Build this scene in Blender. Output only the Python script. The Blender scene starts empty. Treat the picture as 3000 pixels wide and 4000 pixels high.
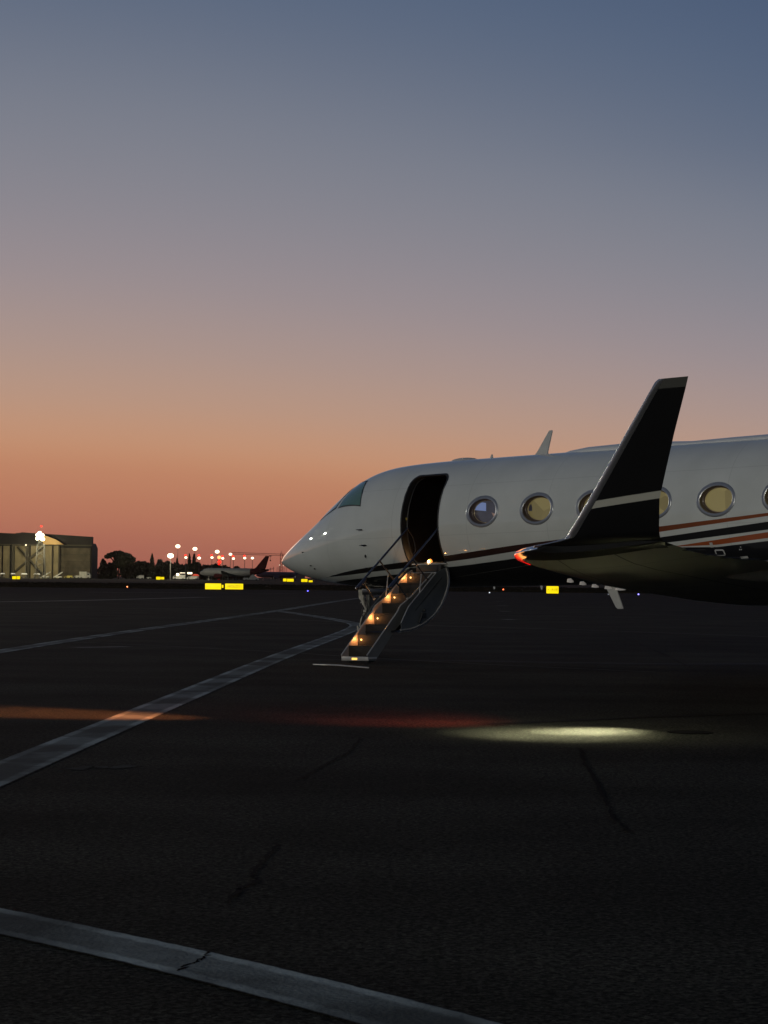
import bpy, bmesh, math, random
from mathutils import Vector, Matrix, Euler
R = math.radians
random.seed(7)
S = bpy.context.scene
COL = S.collection

def lin(c):
    return tuple(((v/255)/12.92 if v/255 <= .04045 else ((v/255+.055)/1.055)**2.4) for v in c)

# ------------------------------------------------------------------ camera
FPX = 8000.0                                   # focal length in pixels of the 3000 x 4000 picture
cam_d = bpy.data.cameras.new('camera')
cam = bpy.data.objects.new('camera', cam_d)
COL.objects.link(cam)
cam_d.sensor_fit = 'HORIZONTAL'; cam_d.sensor_width = 36.0; cam_d.lens = 36.0*FPX/3000.0
cam_d.clip_start = 0.2; cam_d.clip_end = 60000
PITCH = math.atan(261/FPX); ROLL = R(.6)
cam.matrix_world = Matrix.Translation((0, 0, 1.55)) @ Matrix.Rotation(R(90)+PITCH, 4, 'X') @ Matrix.Rotation(ROLL, 4, 'Z')
S.camera = cam
S.render.resolution_x = 768; S.render.resolution_y = 1024

def ray(px, py):
    return cam.matrix_world.to_3x3() @ Vector(((px-1500)/FPX, -(py-2000)/FPX, -1))
def at(px, py, Y):
    d = ray(px, py); return Vector((0, 0, 1.55)) + d*(Y/d.y)
def ground(px, py):
    d = ray(px, py); return Vector((0, 0, 1.55)) - d*(1.55/d.z)

# ------------------------------------------------------------------ world: dusk sky
S.view_settings.view_transform = 'Standard'; S.view_settings.look = 'None'
S.view_settings.exposure = 0; S.view_settings.gamma = 1
W = bpy.data.worlds.new('World'); S.world = W; W.use_nodes = True
nt = W.node_tree; N = nt.nodes; L = nt.links
bg = N['Background']
tc = N.new('ShaderNodeTexCoord')
nrm = N.new('ShaderNodeVectorMath'); nrm.operation = 'NORMALIZE'; L.new(tc.outputs['Generated'], nrm.inputs[0])
sep = N.new('ShaderNodeSeparateXYZ'); L.new(nrm.outputs[0], sep.inputs[0])
def wm(op, a, b=None, clamp=False):
    n = N.new('ShaderNodeMath'); n.operation = op; n.use_clamp = clamp
    for i, v in enumerate((a, b)):
        if v is None: continue
        if isinstance(v, (int, float)): n.inputs[i].default_value = v
        else: L.new(v, n.inputs[i])
    return n.outputs[0]
el = wm('MULTIPLY', wm('ARCSINE', sep.outputs[2]), 57.2958)
SUN_AZ = R(-15)                                # where the sun went down, left of the view
hz = N.new('ShaderNodeVectorMath'); hz.operation = 'MULTIPLY'; hz.inputs[1].default_value = (1, 1, 0); L.new(nrm.outputs[0], hz.inputs[0])
hn = N.new('ShaderNodeVectorMath'); hn.operation = 'NORMALIZE'; L.new(hz.outputs[0], hn.inputs[0])
dt = N.new('ShaderNodeVectorMath'); dt.operation = 'DOT_PRODUCT'; L.new(hn.outputs[0], dt.inputs[0])
dt.inputs[1].default_value = (math.sin(SUN_AZ), math.cos(SUN_AZ), 0)
tilt = wm('ADD', wm('MULTIPLY', wm('MINIMUM', wm('MAXIMUM', el, 0.0), 12.0), .075), .35)
t = wm('ADD', el, wm('MULTIPLY', wm('MULTIPLY', wm('SUBTRACT', 1.0, dt.outputs['Value']), 31.0), tilt))
fac = wm('DIVIDE', t, 60.0, True)
SKY = [(0, (156, 92, 80)), (.9, (168, 103, 86)), (1.74, (180, 115, 91)), (3.1, (190, 132, 101)), (3.9, (195, 145, 114)), (5.07, (184, 149, 129)),
       (6.6, (170, 147, 139)), (8.55, (152, 141, 145)), (10.9, (134, 133, 142)), (13.2, (120, 125, 138)), (15.4, (101, 111, 130)), (17.6, (86, 101, 125)),
       (19.8, (76, 92, 119)), (22, (67, 85, 113)), (30, (62, 79, 106)), (45, (54, 66, 90)), (60, (42, 54, 78))]
cr = N.new('ShaderNodeValToRGB'); L.new(fac, cr.inputs[0])
e = cr.color_ramp.elements; cr.color_ramp.interpolation = 'B_SPLINE'
while len(e) > 1: e.remove(e[-1])
for i, (tt, c) in enumerate(SKY):
    k = e[0] if i == 0 else e.new(tt/60)
    k.position = tt/60; k.color = (*lin(c), 1)
L.new(cr.outputs[0], bg.inputs[0]); bg.inputs[1].default_value = 1.0

# the sun is just under the horizon: only a last faint warm skylight comes from its side
sd = bpy.data.lights.new('sun', 'SUN'); sd.energy = .05; sd.angle = R(12); sd.color = (1, .6, .4)
so = bpy.data.objects.new('sun', sd); COL.objects.link(so)
so.rotation_euler = Vector((math.sin(SUN_AZ), math.cos(SUN_AZ), .06)).to_track_quat('Z', 'Y').to_euler()

# ------------------------------------------------------------------ helpers
def tag(o, label=None, cat=None, group=None, kind=None):
    if label: o['label'] = label
    if cat: o['category'] = cat
    if group: o['group'] = group
    if kind: o['kind'] = kind
    return o
def empty(name, loc=(0, 0, 0), rot=(0, 0, 0)):
    o = bpy.data.objects.new(name, None); COL.objects.link(o); o.location = loc; o.rotation_euler = rot
    o.empty_display_size = .3
    return o
class MB:
    def __init__(s): s.v = []; s.f = []; s.uv = []
    def box(s, c, d, rot=None, bev=0):
        m = rot or Matrix.Identity(3)
        n = len(s.v); hx, hy, hz_ = d[0]/2, d[1]/2, d[2]/2
        for a in (-1, 1):
            for b in (-1, 1):
                for g in (-1, 1): s.v.append(Vector(c) + m @ Vector((a*hx, b*hy, g*hz_)))
        s.f += [(n+a, n+b, n+c_, n+d_) for a, b, c_, d_ in ((0, 1, 3, 2), (4, 6, 7, 5), (0, 4, 5, 1), (2, 3, 7, 6), (0, 2, 6, 4), (1, 5, 7, 3))]
        return s
    def loft(s, rings, closed=True, cap=True):
        n = len(s.v); k = len(rings[0])
        for r in rings: s.v += [Vector(p) for p in r]
        for i in range(len(rings)-1):
            for j in range(k if closed else k-1):
                j2 = (j+1) % k
                s.f.append((n+i*k+j, n+i*k+j2, n+(i+1)*k+j2, n+(i+1)*k+j))
        if cap and closed:
            s.f.append(tuple(n+j for j in range(k))[::-1]); b = n+(len(rings)-1)*k
            s.f.append(tuple(b+j for j in range(k)))
        return s
    def tube(s, pts, r, n=8, cap=True):
        pts = [Vector(p) for p in pts]; rr = r if isinstance(r, (list, tuple)) else [r]*len(pts)
        rings = []; prev = None
        for i, p in enumerate(pts):
            d = (pts[min(i+1, len(pts)-1)] - pts[max(i-1, 0)]).normalized()
            a = prev if prev else (Vector((0, 0, 1)) if abs(d.z) < .9 else Vector((1, 0, 0)))
            u = (a - d*a.dot(d)).normalized(); w = d.cross(u); prev = u
            rings.append([p + (u*math.cos(2*math.pi*j/n) + w*math.sin(2*math.pi*j/n))*rr[i] for j in range(n)])
        return s.loft(rings, True, cap)
    def prism(s, poly, axis, a, b):
        """poly in the two other axes, extruded along axis from a to b"""
        n = len(s.v); k = len(poly)
        for q in (a, b):
            for (p0, p1) in poly:
                s.v.append(Vector((q, p0, p1)) if axis == 0 else Vector((p0, q, p1)) if axis == 1 else Vector((p0, p1, q)))
        s.f.append(tuple(range(n, n+k))); s.f.append(tuple(range(n+k, n+2*k))[::-1])
        for j in range(k): s.f.append((n+j, n+k+j, n+k+(j+1) % k, n+(j+1) % k))
        return s
    def ball(s, c, r, n=10, m=6):
        r = r if isinstance(r, (tuple, list)) else (r, r, r)
        rings = []
        for i in range(m+1):
            a = -math.pi/2 + math.pi*(i+.02)/(m+.04)
            rings.append([Vector(c)+Vector((r[0]*math.cos(a)*math.cos(2*math.pi*j/n), r[1]*math.cos(a)*math.sin(2*math.pi*j/n), r[2]*math.sin(a))) for j in range(n)])
        return s.loft(rings)
    def quad(s, *p):
        n = len(s.v); s.v += [Vector(q) for q in p]; s.f.append(tuple(range(n, n+len(p)))); return s
    def build(s, name, mats, parent=None, smooth=False, uv=None, bevel=0, sharp=35):
        me = bpy.data.meshes.new(name); me.from_pydata([tuple(v) for v in s.v], [], s.f); me.update()
        bm = bmesh.new(); bm.from_mesh(me)
        bmesh.ops.recalc_face_normals(bm, faces=bm.faces[:])
        if bevel:
            bmesh.ops.remove_doubles(bm, verts=bm.verts[:], dist=1e-5)
            bmesh.ops.bevel(bm, geom=bm.edges[:], offset=bevel, segments=2, affect='EDGES', profile=.5)
        bm.to_mesh(me); bm.free()
        for m in (mats if isinstance(mats, (list, tuple)) else [mats]): me.materials.append(m)
        if uv:
            ul = me.uv_layers.new(name='UVMap')
            for lp in me.loops: ul.data[lp.index].uv = uv[lp.vertex_index]
        if smooth or bevel:
            me.polygons.foreach_set('use_smooth', [True]*len(me.polygons)); me.set_sharp_from_angle(angle=R(sharp))
        o = bpy.data.objects.new(name, me); COL.objects.link(o)
        if parent: o.parent = parent
        return o

def mat(name, col, rough=.6, metal=0, coat=0, var=.12, scale=6, emit=None, es=0, spec=.5, bump=0, bscale=60):
    m = bpy.data.materials.new(name); m.use_nodes = True
    t_ = m.node_tree; b = t_.nodes['Principled BSDF']
    b.inputs['Roughness'].default_value = rough; b.inputs['Metallic'].default_value = metal
    b.inputs['Specular IOR Level'].default_value = spec
    b.inputs['Coat Weight'].default_value = coat; b.inputs['Coat Roughness'].default_value = .06
    tcn = t_.nodes.new('ShaderNodeTexCoord')
    nz = t_.nodes.new('ShaderNodeTexNoise'); nz.inputs['Scale'].default_value = scale; nz.inputs['Detail'].default_value = 5
    t_.links.new(tcn.outputs['Object'], nz.inputs['Vector'])
    r_ = t_.nodes.new('ShaderNodeValToRGB'); t_.links.new(nz.outputs['Fac'], r_.inputs[0])
    r_.color_ramp.elements[0].position = .3; r_.color_ramp.elements[1].position = .7
    r_.color_ramp.elements[0].color = (*[c*(1-var) for c in col], 1); r_.color_ramp.elements[1].color = (*[min(1, c*(1+var)) for c in col], 1)
    t_.links.new(r_.outputs[0], b.inputs['Base Color'])
    if emit:
        b.inputs['Emission Color'].default_value = (*emit, 1); b.inputs['Emission Strength'].default_value = es
    if bump:
        n2 = t_.nodes.new('ShaderNodeTexNoise'); n2.inputs['Scale'].default_value = bscale; t_.links.new(tcn.outputs['Object'], n2.inputs['Vector'])
        bp = t_.nodes.new('ShaderNodeBump'); bp.inputs['Strength'].default_value = bump; bp.inputs['Distance'].default_value = .01
        t_.links.new(n2.outputs['Fac'], bp.inputs['Height']); t_.links.new(bp.outputs[0], b.inputs['Normal'])
    return m
def lamp_light(name, loc, power, color, parent=None, radius=.03, spot=None, aim=None, blend=1.0):
    d = bpy.data.lights.new(name, 'SPOT' if spot else 'POINT'); d.energy = power; d.color = color; d.shadow_soft_size = radius
    if spot: d.spot_size = R(spot); d.spot_blend = blend
    o = bpy.data.objects.new(name, d); COL.objects.link(o); o.location = loc
    if parent: o.parent = parent
    if aim is not None: o.rotation_euler = (Vector(aim)-Vector(loc)).to_track_quat('-Z', 'Y').to_euler()
    return o

# ------------------------------------------------------------------ materials
M = {}
M['white'] = mat('white_paint', (.72, .73, .70), .35, coat=.5, var=.03)
M['grey_paint'] = mat('grey_paint', (.30, .30, .27), .45, var=.1, scale=2)
M['black_gloss'] = mat('black_gloss', (.008, .008, .009), .3, coat=.3, var=.1)
M['black'] = mat('black_matte', (.012, .012, .012), .8, var=.2)
M['dark_in'] = mat('dark_cabin', (.006, .005, .005), .9, spec=.1)
M['rubber'] = mat('rubber', (.015, .015, .015), .8)
M['steel'] = mat('steel', (.35, .36, .37), .35, metal=.9, var=.15, scale=20)
M['polish'] = mat('polished_metal', (.62, .62, .64), .18, metal=1, var=.05, scale=4)
M['ring'] = mat('window_ring_metal', (.34, .35, .37), .3, metal=.6, var=.06)
M['jamb'] = mat('door_jamb', (.014, .013, .011), .55, var=.2)
M['seal'] = mat('seal', (.02, .02, .02), .6)
M['glass_green'] = mat('cockpit_glass', (.11, .20, .14), .08, coat=1, var=.05, spec=.8)
M['rail'] = mat('rail_dark_metal', (.13, .14, .17), .25, metal=.8, var=.1)
M['step_side'] = mat('step_side_panel', (.38, .30, .25), .55, var=.1)
M['step_dark'] = mat('step_tread', (.018, .013, .009), .8, var=.3, scale=40)
M['step_trim'] = mat('step_trim', (.5, .48, .44), .4, metal=.5)
M['gear_white'] = mat('gear_white', (.36, .34, .29), .45, var=.25, scale=14)
M['hangar'] = mat('hangar_dark_cladding', (.008, .007, .0065), .8, var=.3, scale=.3)
M['hangar_door'] = mat('hangar_door_beige', (.21, .175, .10), .8, var=.25, scale=.2)
M['hangar_brace'] = mat('hangar_brace', (.05, .045, .03), .8)
M['asph_light'] = mat('pale_mark', (.16, .16, .15), .9, var=.4, scale=5)
M['leaf'] = mat('dark_foliage', (.040, .044, .026), .9, var=.4, scale=.3, spec=.1)
M['bark'] = mat('bark', (.03, .02, .015), .9, spec=.1)
M['mast'] = mat('mast_galvanised', (.13, .125, .11), .5, metal=.3)
M['lamp'] = mat('flood_lens', (.5, .5, .5), .3, emit=lin((255, 232, 190)), es=3.5)
M['lamp_big'] = mat('flood_lens_hot', (1, 1, 1), .3, emit=lin((255, 238, 200)), es=5)
M['lamp_dim'] = mat('small_lamp', (1, 1, 1), .3, emit=lin((255, 225, 190)), es=.9)
M['red_lamp'] = mat('red_beacon', (.4, .02, .02), .3, emit=(1, .03, .015), es=2.2)
M['yellow_sign'] = mat('sign_face_lit', (.8, .7, .05), .4, emit=(1, .76, .0), es=1.1, var=.02)
M['sign_frame'] = mat('sign_frame', (.03, .02, .01), .6)
M['sign_ink'] = mat('sign_ink', (.05, .04, .0), .5, emit=(.05, .04, 0), es=1)
M['veh_white'] = mat('vehicle_white', (.45, .45, .40), .5, var=.2, scale=1)
M['veh_yellow'] = mat('vehicle_yellow', (.5, .42, .10), .5, var=.2, scale=1)
M['veh_red'] = mat('vehicle_red', (.55, .06, .03), .5, emit=(.6, .05, .02), es=.35)
M['veh_glass'] = mat('vehicle_glass', (.02, .025, .03), .1)
M['air_white'] = mat('airliner_white', (.14, .145, .15), .6, var=.15, scale=.4)
M['air_red'] = mat('airliner_red', (.03, .003, .005), .8, spec=.1, var=.2, scale=.4)
M['air_grey'] = mat('airliner_grey', (.06, .065, .08), .45, var=.2, scale=.4)

def paint_fuselage():
    m = bpy.data.materials.new('fuselage_livery_paint'); m.use_nodes = True
    t_ = m.node_tree; b = t_.nodes['Principled BSDF']; n_ = t_.nodes; l_ = t_.links
    b.inputs['Roughness'].default_value = .62; b.inputs['Specular IOR Level'].default_value = .3; b.inputs['Coat Weight'].default_value = 1; b.inputs['Coat Roughness'].default_value = .035
    tcn = n_.new('ShaderNodeTexCoord'); sp = n_.new('ShaderNodeSeparateXYZ'); l_.new(tcn.outputs['Object'], sp.inputs[0])
    xs = n_.new('ShaderNodeMath'); xs.operation = 'DIVIDE'; xs.inputs[1].default_value = 28; l_.new(sp.outputs[0], xs.inputs[0])
    def bound(pts):
        fc = n_.new('ShaderNodeFloatCurve'); l_.new(xs.outputs[0], fc.inputs['Value'])
        c = fc.mapping.curves[0]; pp = [(x/28, (z+1.5)/3) for x, z in pts]
        c.points[0].location = pp[0]; c.points[1].location = pp[-1]
        for p in pp[1:-1]: c.points.new(*p)
        for p in c.points: p.handle_type = 'VECTOR'
        fc.mapping.use_clip = False; fc.mapping.update()
        a = n_.new('ShaderNodeMath'); a.operation = 'MULTIPLY_ADD'; a.inputs[1].default_value = 3; a.inputs[2].default_value = -1.5; l_.new(fc.outputs[0], a.inputs[0])
        # 1 where z is below the line, soft over 4 mm
        s1 = n_.new('ShaderNodeMath'); s1.operation = 'SUBTRACT'; l_.new(a.outputs[0], s1.inputs[0]); l_.new(sp.outputs[2], s1.inputs[1])
        s2 = n_.new('ShaderNodeMath'); s2.operation = 'MULTIPLY'; s2.inputs[1].default_value = 250; s2.use_clamp = True; l_.new(s1.outputs[0], s2.inputs[0])
        return s2.outputs[0]
    A = bound([(0, -1.2), (1.82, -.937), (2.9, -.81), (3.77, -.729), (4.44, -.68), (5.43, -.60), (6.16, -.536), (7.15, -.452), (8.4, -.365), (10.39, -.225), (12.6, -.072), (28, .95)])
    B = bound([(0, -1.18), (1.82, -.937), (2.57, -.911), (3.56, -.845), (4.32, -.80), (5.43, -.71), (6.09, -.66), (7.1, -.562), (8.4, -.465), (10.39, -.315), (12.6, -.123), (28, .85)])
    C = bound([(0, -1.45), (1.2, -1.2), (1.52, -1.05), (2.41, -1.001), (2.95, -.972), (3.45, -.942), (4.21, -.906), (5.36, -.81), (6.01, -.77), (7.03, -.69), (8.4, -.585), (10.33, -.413), (12.6, -.215), (28, .6)])
    D = bound([(0, -1.5), (9.9, -.57), (10.3, -.517), (12.57, -.345), (28, .4)])
    E_ = bound([(0, -1.5), (10.3, -.585), (10.56, -.572), (11.54, -.48), (12.56, -.384), (28, .33)])
    F_ = bound([(0, -1.49), (10.3, -.58), (10.56, -.570), (11.5, -.563), (12.54, -.48), (28, .2)])
    G = bound([(0, -1.5), (9.9, -.571), (10.73, -.585), (11.5, -.60), (12.52, -.527), (28, 0)])
    sc_ = n_.new('ShaderNodeValToRGB'); l_.new(xs.outputs[0], sc_.inputs[0])
    el_ = sc_.color_ramp.elements; el_[0].position = .16; el_[0].color = (.010, .007, .006, 1); el_[1].position = .42; el_[1].color = (.22, .055, .014, 1)
    k = el_.new(.28); k.color = (.035, .010, .006, 1)
    wv = n_.new('ShaderNodeTexNoise'); wv.inputs['Scale'].default_value = 1.3; wv.inputs['Detail'].default_value = 6; l_.new(tcn.outputs['Object'], wv.inputs['Vector'])
    wr = n_.new('ShaderNodeValToRGB'); l_.new(wv.outputs[0], wr.inputs[0]); wr.color_ramp.elements[0].position = .35; wr.color_ramp.elements[1].position = .7
    wr.color_ramp.elements[0].color = (.53, .55, .52, 1); wr.color_ramp.elements[1].color = (.60, .62, .59, 1)
    white = wr.outputs[0]
    cur = white
    def mth(op, a, b_=0):
        n = n_.new('ShaderNodeMath'); n.operation = op
        for i, v in enumerate((a, b_)):
            if isinstance(v, (int, float)): n.inputs[i].default_value = v
            else: l_.new(v, n.inputs[i])
        return n.outputs[0]
    fr = mth('ABSOLUTE', mth('SUBTRACT', mth('FRACT', mth('DIVIDE', mth('ADD', sp.outputs[0], .55), 1.9)), .5))
    seam = mth('LESS_THAN', fr, .0035)
    for zl in (.72, -.22): seam = mth('MAXIMUM', seam, mth('LESS_THAN', mth('ABSOLUTE', mth('SUBTRACT', sp.outputs[2], zl)), .005))
    sm = n_.new('ShaderNodeMix'); sm.data_type = 'RGBA'; sm.blend_type = 'MULTIPLY'; l_.new(mth('MULTIPLY', seam, .16), sm.inputs['Factor']); l_.new(white, sm.inputs['A']); sm.inputs['B'].default_value = (.1, .1, .1, 1)
    white = sm.outputs['Result']; cur = white
    for f, c in ((A, sc_.outputs[0]), (B, white), (C, (.006, .006, .007, 1)), (D, white), (E_, (.33, .075, .018, 1)), (F_, white), (G, (.006, .006, .007, 1))):
        mx = n_.new('ShaderNodeMix'); mx.data_type = 'RGBA'; l_.new(f, mx.inputs['Factor']); l_.new(cur, mx.inputs['A'])
        if isinstance(c, tuple): mx.inputs['B'].default_value = c
        else: l_.new(c, mx.inputs['B'])
        cur = mx.outputs['Result']
    l_.new(cur, b.inputs['Base Color'])
    # skin panels ripple the reflections slightly
    nz = n_.new('ShaderNodeTexNoise'); nz.inputs['Scale'].default_value = 2.2; l_.new(tcn.outputs['Object'], nz.inputs['Vector'])
    bp = n_.new('ShaderNodeBump'); bp.inputs['Strength'].default_value = .12; bp.inputs['Distance'].default_value = .02; l_.new(nz.outputs[0], bp.inputs['Height'])
    l_.new(bp.outputs[0], b.inputs['Normal']); l_.new(bp.outputs[0], b.inputs['Coat Normal'])
    return m
M['livery'] = paint_fuselage()

def paint_winglet():
    m = bpy.data.materials.new('winglet_paint'); m.use_nodes = True
    t_ = m.node_tree; b = t_.nodes['Principled BSDF']; n_ = t_.nodes; l_ = t_.links
    tcn = n_.new('ShaderNodeTexCoord'); sp = n_.new('ShaderNodeSeparateXYZ'); l_.new(tcn.outputs['Object'], sp.inputs[0])
    X, Z = sp.outputs[0], sp.outputs[2]
    def mm(op, a, b_, clamp=False):
        n = n_.new('ShaderNodeMath'); n.operation = op; n.use_clamp = clamp
        for i, v in enumerate((a, b_)):
            if isinstance(v, (int, float)): n.inputs[i].default_value = v
            else: l_.new(v, n.inputs[i])
        return n.outputs[0]
    le = mm('SUBTRACT', X, mm('ADD', mm('MULTIPLY', Z, .92), 18.283+.92*.977))
    lem = mm('MULTIPLY', mm('SUBTRACT', mm('ADD', .135, mm('MULTIPLY', Z, -.045)), le), 200, True)
    top = mm('MULTIPLY', mm('SUBTRACT', Z, .417), 200, True)
    zz = mm('SUBTRACT', Z, mm('MULTIPLY', X, .088))
    st = mm('MULTIPLY', mm('MULTIPLY', mm('SUBTRACT', zz, -2.312), 200, True), mm('MULTIPLY', mm('SUBTRACT', -2.238, zz), 200, True), True)
    low = mm('MULTIPLY', mm('SUBTRACT', mm('ADD', mm('MULTIPLY', mm('SUBTRACT', X, 18.4), .085), -1.092), Z), 200, True)
    cur = (.004, .004, .0045, 1)
    for f, c in ((st, (.33, .33, .29, 1)), (low, (.02, .02, .02, 1)), (top, (.06, .06, .055, 1))):
        mx = n_.new('ShaderNodeMix'); mx.data_type = 'RGBA'; l_.new(f, mx.inputs['Factor'])
        if isinstance(cur, tuple): mx.inputs['A'].default_value = cur
        else: l_.new(cur, mx.inputs['A'])
        mx.inputs['B'].default_value = c; cur = mx.outputs['Result']
    l_.new(cur, b.inputs['Base Color']); b.inputs['Roughness'].default_value = .35
    b.inputs['Specular IOR Level'].default_value = .25
    return m
M['winglet'] = paint_winglet()

# ------------------------------------------------------------------ ground
def ground_mat():
    m = bpy.data.materials.new('asphalt'); m.use_nodes = True
    t_ = m.node_tree; b = t_.nodes['Principled BSDF']; n_ = t_.nodes; l_ = t_.links
    tcn = n_.new('ShaderNodeTexCoord')
    def noise(s, d=4, rough=.6):
        n = n_.new('ShaderNodeTexNoise'); n.inputs['Scale'].default_value = s; n.inputs['Detail'].default_value = d; n.inputs['Roughness'].default_value = rough
        l_.new(tcn.outputs['Object'], n.inputs['Vector']); return n.outputs['Fac']
    vo = n_.new('ShaderNodeTexVoronoi'); vo.inputs['Scale'].default_value = 55; l_.new(tcn.outputs['Object'], vo.inputs['Vector'])
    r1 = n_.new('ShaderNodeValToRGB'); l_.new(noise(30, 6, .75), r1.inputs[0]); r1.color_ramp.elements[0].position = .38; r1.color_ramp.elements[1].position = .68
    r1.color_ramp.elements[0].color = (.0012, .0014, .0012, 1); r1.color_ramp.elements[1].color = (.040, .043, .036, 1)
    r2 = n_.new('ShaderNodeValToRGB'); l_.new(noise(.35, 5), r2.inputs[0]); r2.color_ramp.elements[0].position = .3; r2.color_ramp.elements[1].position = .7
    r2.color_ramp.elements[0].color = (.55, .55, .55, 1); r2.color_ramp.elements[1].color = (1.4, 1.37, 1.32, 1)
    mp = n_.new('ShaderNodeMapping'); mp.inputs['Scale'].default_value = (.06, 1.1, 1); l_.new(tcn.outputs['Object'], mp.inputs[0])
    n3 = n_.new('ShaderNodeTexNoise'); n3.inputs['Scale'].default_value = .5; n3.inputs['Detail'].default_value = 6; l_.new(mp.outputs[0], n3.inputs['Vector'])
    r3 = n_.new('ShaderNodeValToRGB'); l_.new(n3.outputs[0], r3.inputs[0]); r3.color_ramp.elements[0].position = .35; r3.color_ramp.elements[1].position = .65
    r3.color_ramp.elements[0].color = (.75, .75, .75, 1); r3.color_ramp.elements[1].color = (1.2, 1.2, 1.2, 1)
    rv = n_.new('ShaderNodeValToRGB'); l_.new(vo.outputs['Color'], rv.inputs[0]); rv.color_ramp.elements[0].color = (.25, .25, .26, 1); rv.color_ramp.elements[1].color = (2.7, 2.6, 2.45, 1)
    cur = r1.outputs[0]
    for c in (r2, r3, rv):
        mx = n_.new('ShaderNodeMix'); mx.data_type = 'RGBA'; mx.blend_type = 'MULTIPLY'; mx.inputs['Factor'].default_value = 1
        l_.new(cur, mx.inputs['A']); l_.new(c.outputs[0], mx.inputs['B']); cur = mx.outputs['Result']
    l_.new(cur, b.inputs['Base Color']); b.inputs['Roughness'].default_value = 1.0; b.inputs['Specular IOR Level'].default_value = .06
    bp = n_.new('ShaderNodeBump'); bp.inputs['Strength'].default_value = .8; bp.inputs['Distance'].default_value = .012
    l_.new(noise(45, 4, .7), bp.inputs['Height']); l_.new(bp.outputs[0], b.inputs['Normal'])
    return m
M['asphalt'] = ground_mat()
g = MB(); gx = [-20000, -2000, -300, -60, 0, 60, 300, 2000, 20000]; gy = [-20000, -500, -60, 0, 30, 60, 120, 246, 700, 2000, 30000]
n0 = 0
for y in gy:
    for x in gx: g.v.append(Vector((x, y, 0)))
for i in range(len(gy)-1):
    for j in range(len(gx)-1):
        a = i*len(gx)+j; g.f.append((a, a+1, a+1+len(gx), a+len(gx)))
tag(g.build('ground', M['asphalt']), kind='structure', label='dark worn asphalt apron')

# grass between the apron and the far taxiway
M['grass'] = mat('dry_grass', (.045, .036, .022), .95, var=.5, scale=.3, spec=.05)
gr = MB(); z0 = .004
def gedge(x): return 262 + 3*math.sin(x*.07) + .05*x
NX = 120
for i in range(NX+1):
    x = -260 + 520*i/NX
    gr.v.append(Vector((x, gedge(x), z0))); gr.v.append(Vector((x*2.6, 930, z0)))
for i in range(NX): gr.f.append((2*i, 2*i+2, 2*i+3, 2*i+1))
for i in range(14000):
    x = random.uniform(-75, 75); f = random.random()**2; y = gedge(x) + f*170; h = random.uniform(.04, .17) + .1*f
    w = random.uniform(.15, .5); dx = random.uniform(-.1, .1)
    gr.quad((x-w, y, 0), (x+w, y+random.uniform(-.1, .1), 0), (x+dx, y, h))
tag(gr.build('grass', M['grass']), 'dark dry grass strip between the apron and the far taxiway', kind='stuff')

# painted markings, ribbon with brighter borders
def line_mat():
    m = bpy.data.materials.new('worn_white_line_paint'); m.use_nodes = True
    t_ = m.node_tree; b = t_.nodes['Principled BSDF']; n_ = t_.nodes; l_ = t_.links
    uvn = n_.new('ShaderNodeTexCoord'); sp = n_.new('ShaderNodeSeparateXYZ'); l_.new(uvn.outputs['UV'], sp.inputs[0])
    nz = n_.new('ShaderNodeTexNoise'); nz.inputs['Scale'].default_value = 9; nz.inputs['Detail'].default_value = 6; l_.new(uvn.outputs['Object'], nz.inputs['Vector'])
    nb = n_.new('ShaderNodeTexNoise'); nb.inputs['Scale'].default_value = .8; nb.inputs['Detail'].default_value = 4; l_.new(uvn.outputs['Object'], nb.inputs['Vector'])
    def mm(op, a, b_=0, c_=None, clamp=False):
        n = n_.new('ShaderNodeMath'); n.operation = op; n.use_clamp = clamp
        for i, v in enumerate((a, b_, c_)):
            if v is None: continue
            if isinstance(v, (int, float)): n.inputs[i].default_value = v
            else: l_.new(v, n.inputs[i])
        return n.outputs[0]
    d = mm('ABSOLUTE', mm('SUBTRACT', sp.outputs[1], .5))
    dn = mm('ADD', d, mm('MULTIPLY', mm('SUBTRACT', nz.outputs[0], .5), .08))
    edge = mm('MULTIPLY', mm('SUBTRACT', dn, .27), 14, clamp=True)
    out = mm('MULTIPLY', mm('SUBTRACT', .485, dn), 30, clamp=True)
    val = mm('ADD', .11, mm('MULTIPLY', edge, .12))
    val = mm('MULTIPLY', val, mm('ADD', .55, mm('MULTIPLY', nz.outputs[0], .9)))
    val = mm('MULTIPLY', val, mm('ADD', .45, mm('MULTIPLY', mm('MULTIPLY', mm('SUBTRACT', nb.outputs[0], .42), 7.0, clamp=True), .85)))
    val = mm('ADD', mm('MULTIPLY', val, out), .010)
    cm = n_.new('ShaderNodeCombineColor')
    l_.new(mm('MULTIPLY', val, .9), cm.inputs[0]); l_.new(mm('MULTIPLY', val, 1.04), cm.inputs[1]); l_.new(mm('MULTIPLY', val, .98), cm.inputs[2])
    l_.new(cm.outputs[0], b.inputs['Base Color']); b.inputs['Roughness'].default_value = .9; b.inputs['Specular IOR Level'].default_value = .08
    bp = n_.new('ShaderNodeBump'); bp.inputs['Strength'].default_value = .6; bp.inputs['Distance'].default_value = .01
    n4 = n_.new('ShaderNodeTexNoise'); n4.inputs['Scale'].default_value = 45; l_.new(uvn.outputs['Object'], n4.inputs['Vector'])
    l_.new(n4.outputs[0], bp.inputs['Height']); l_.new(bp.outputs[0], b.inputs['Normal'])
    return m
M['line'] = line_mat()
M['line_dim'] = mat('faint_line_paint', (.11, .11, .105), .85, var=.5, scale=1.5, spec=.1)
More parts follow.
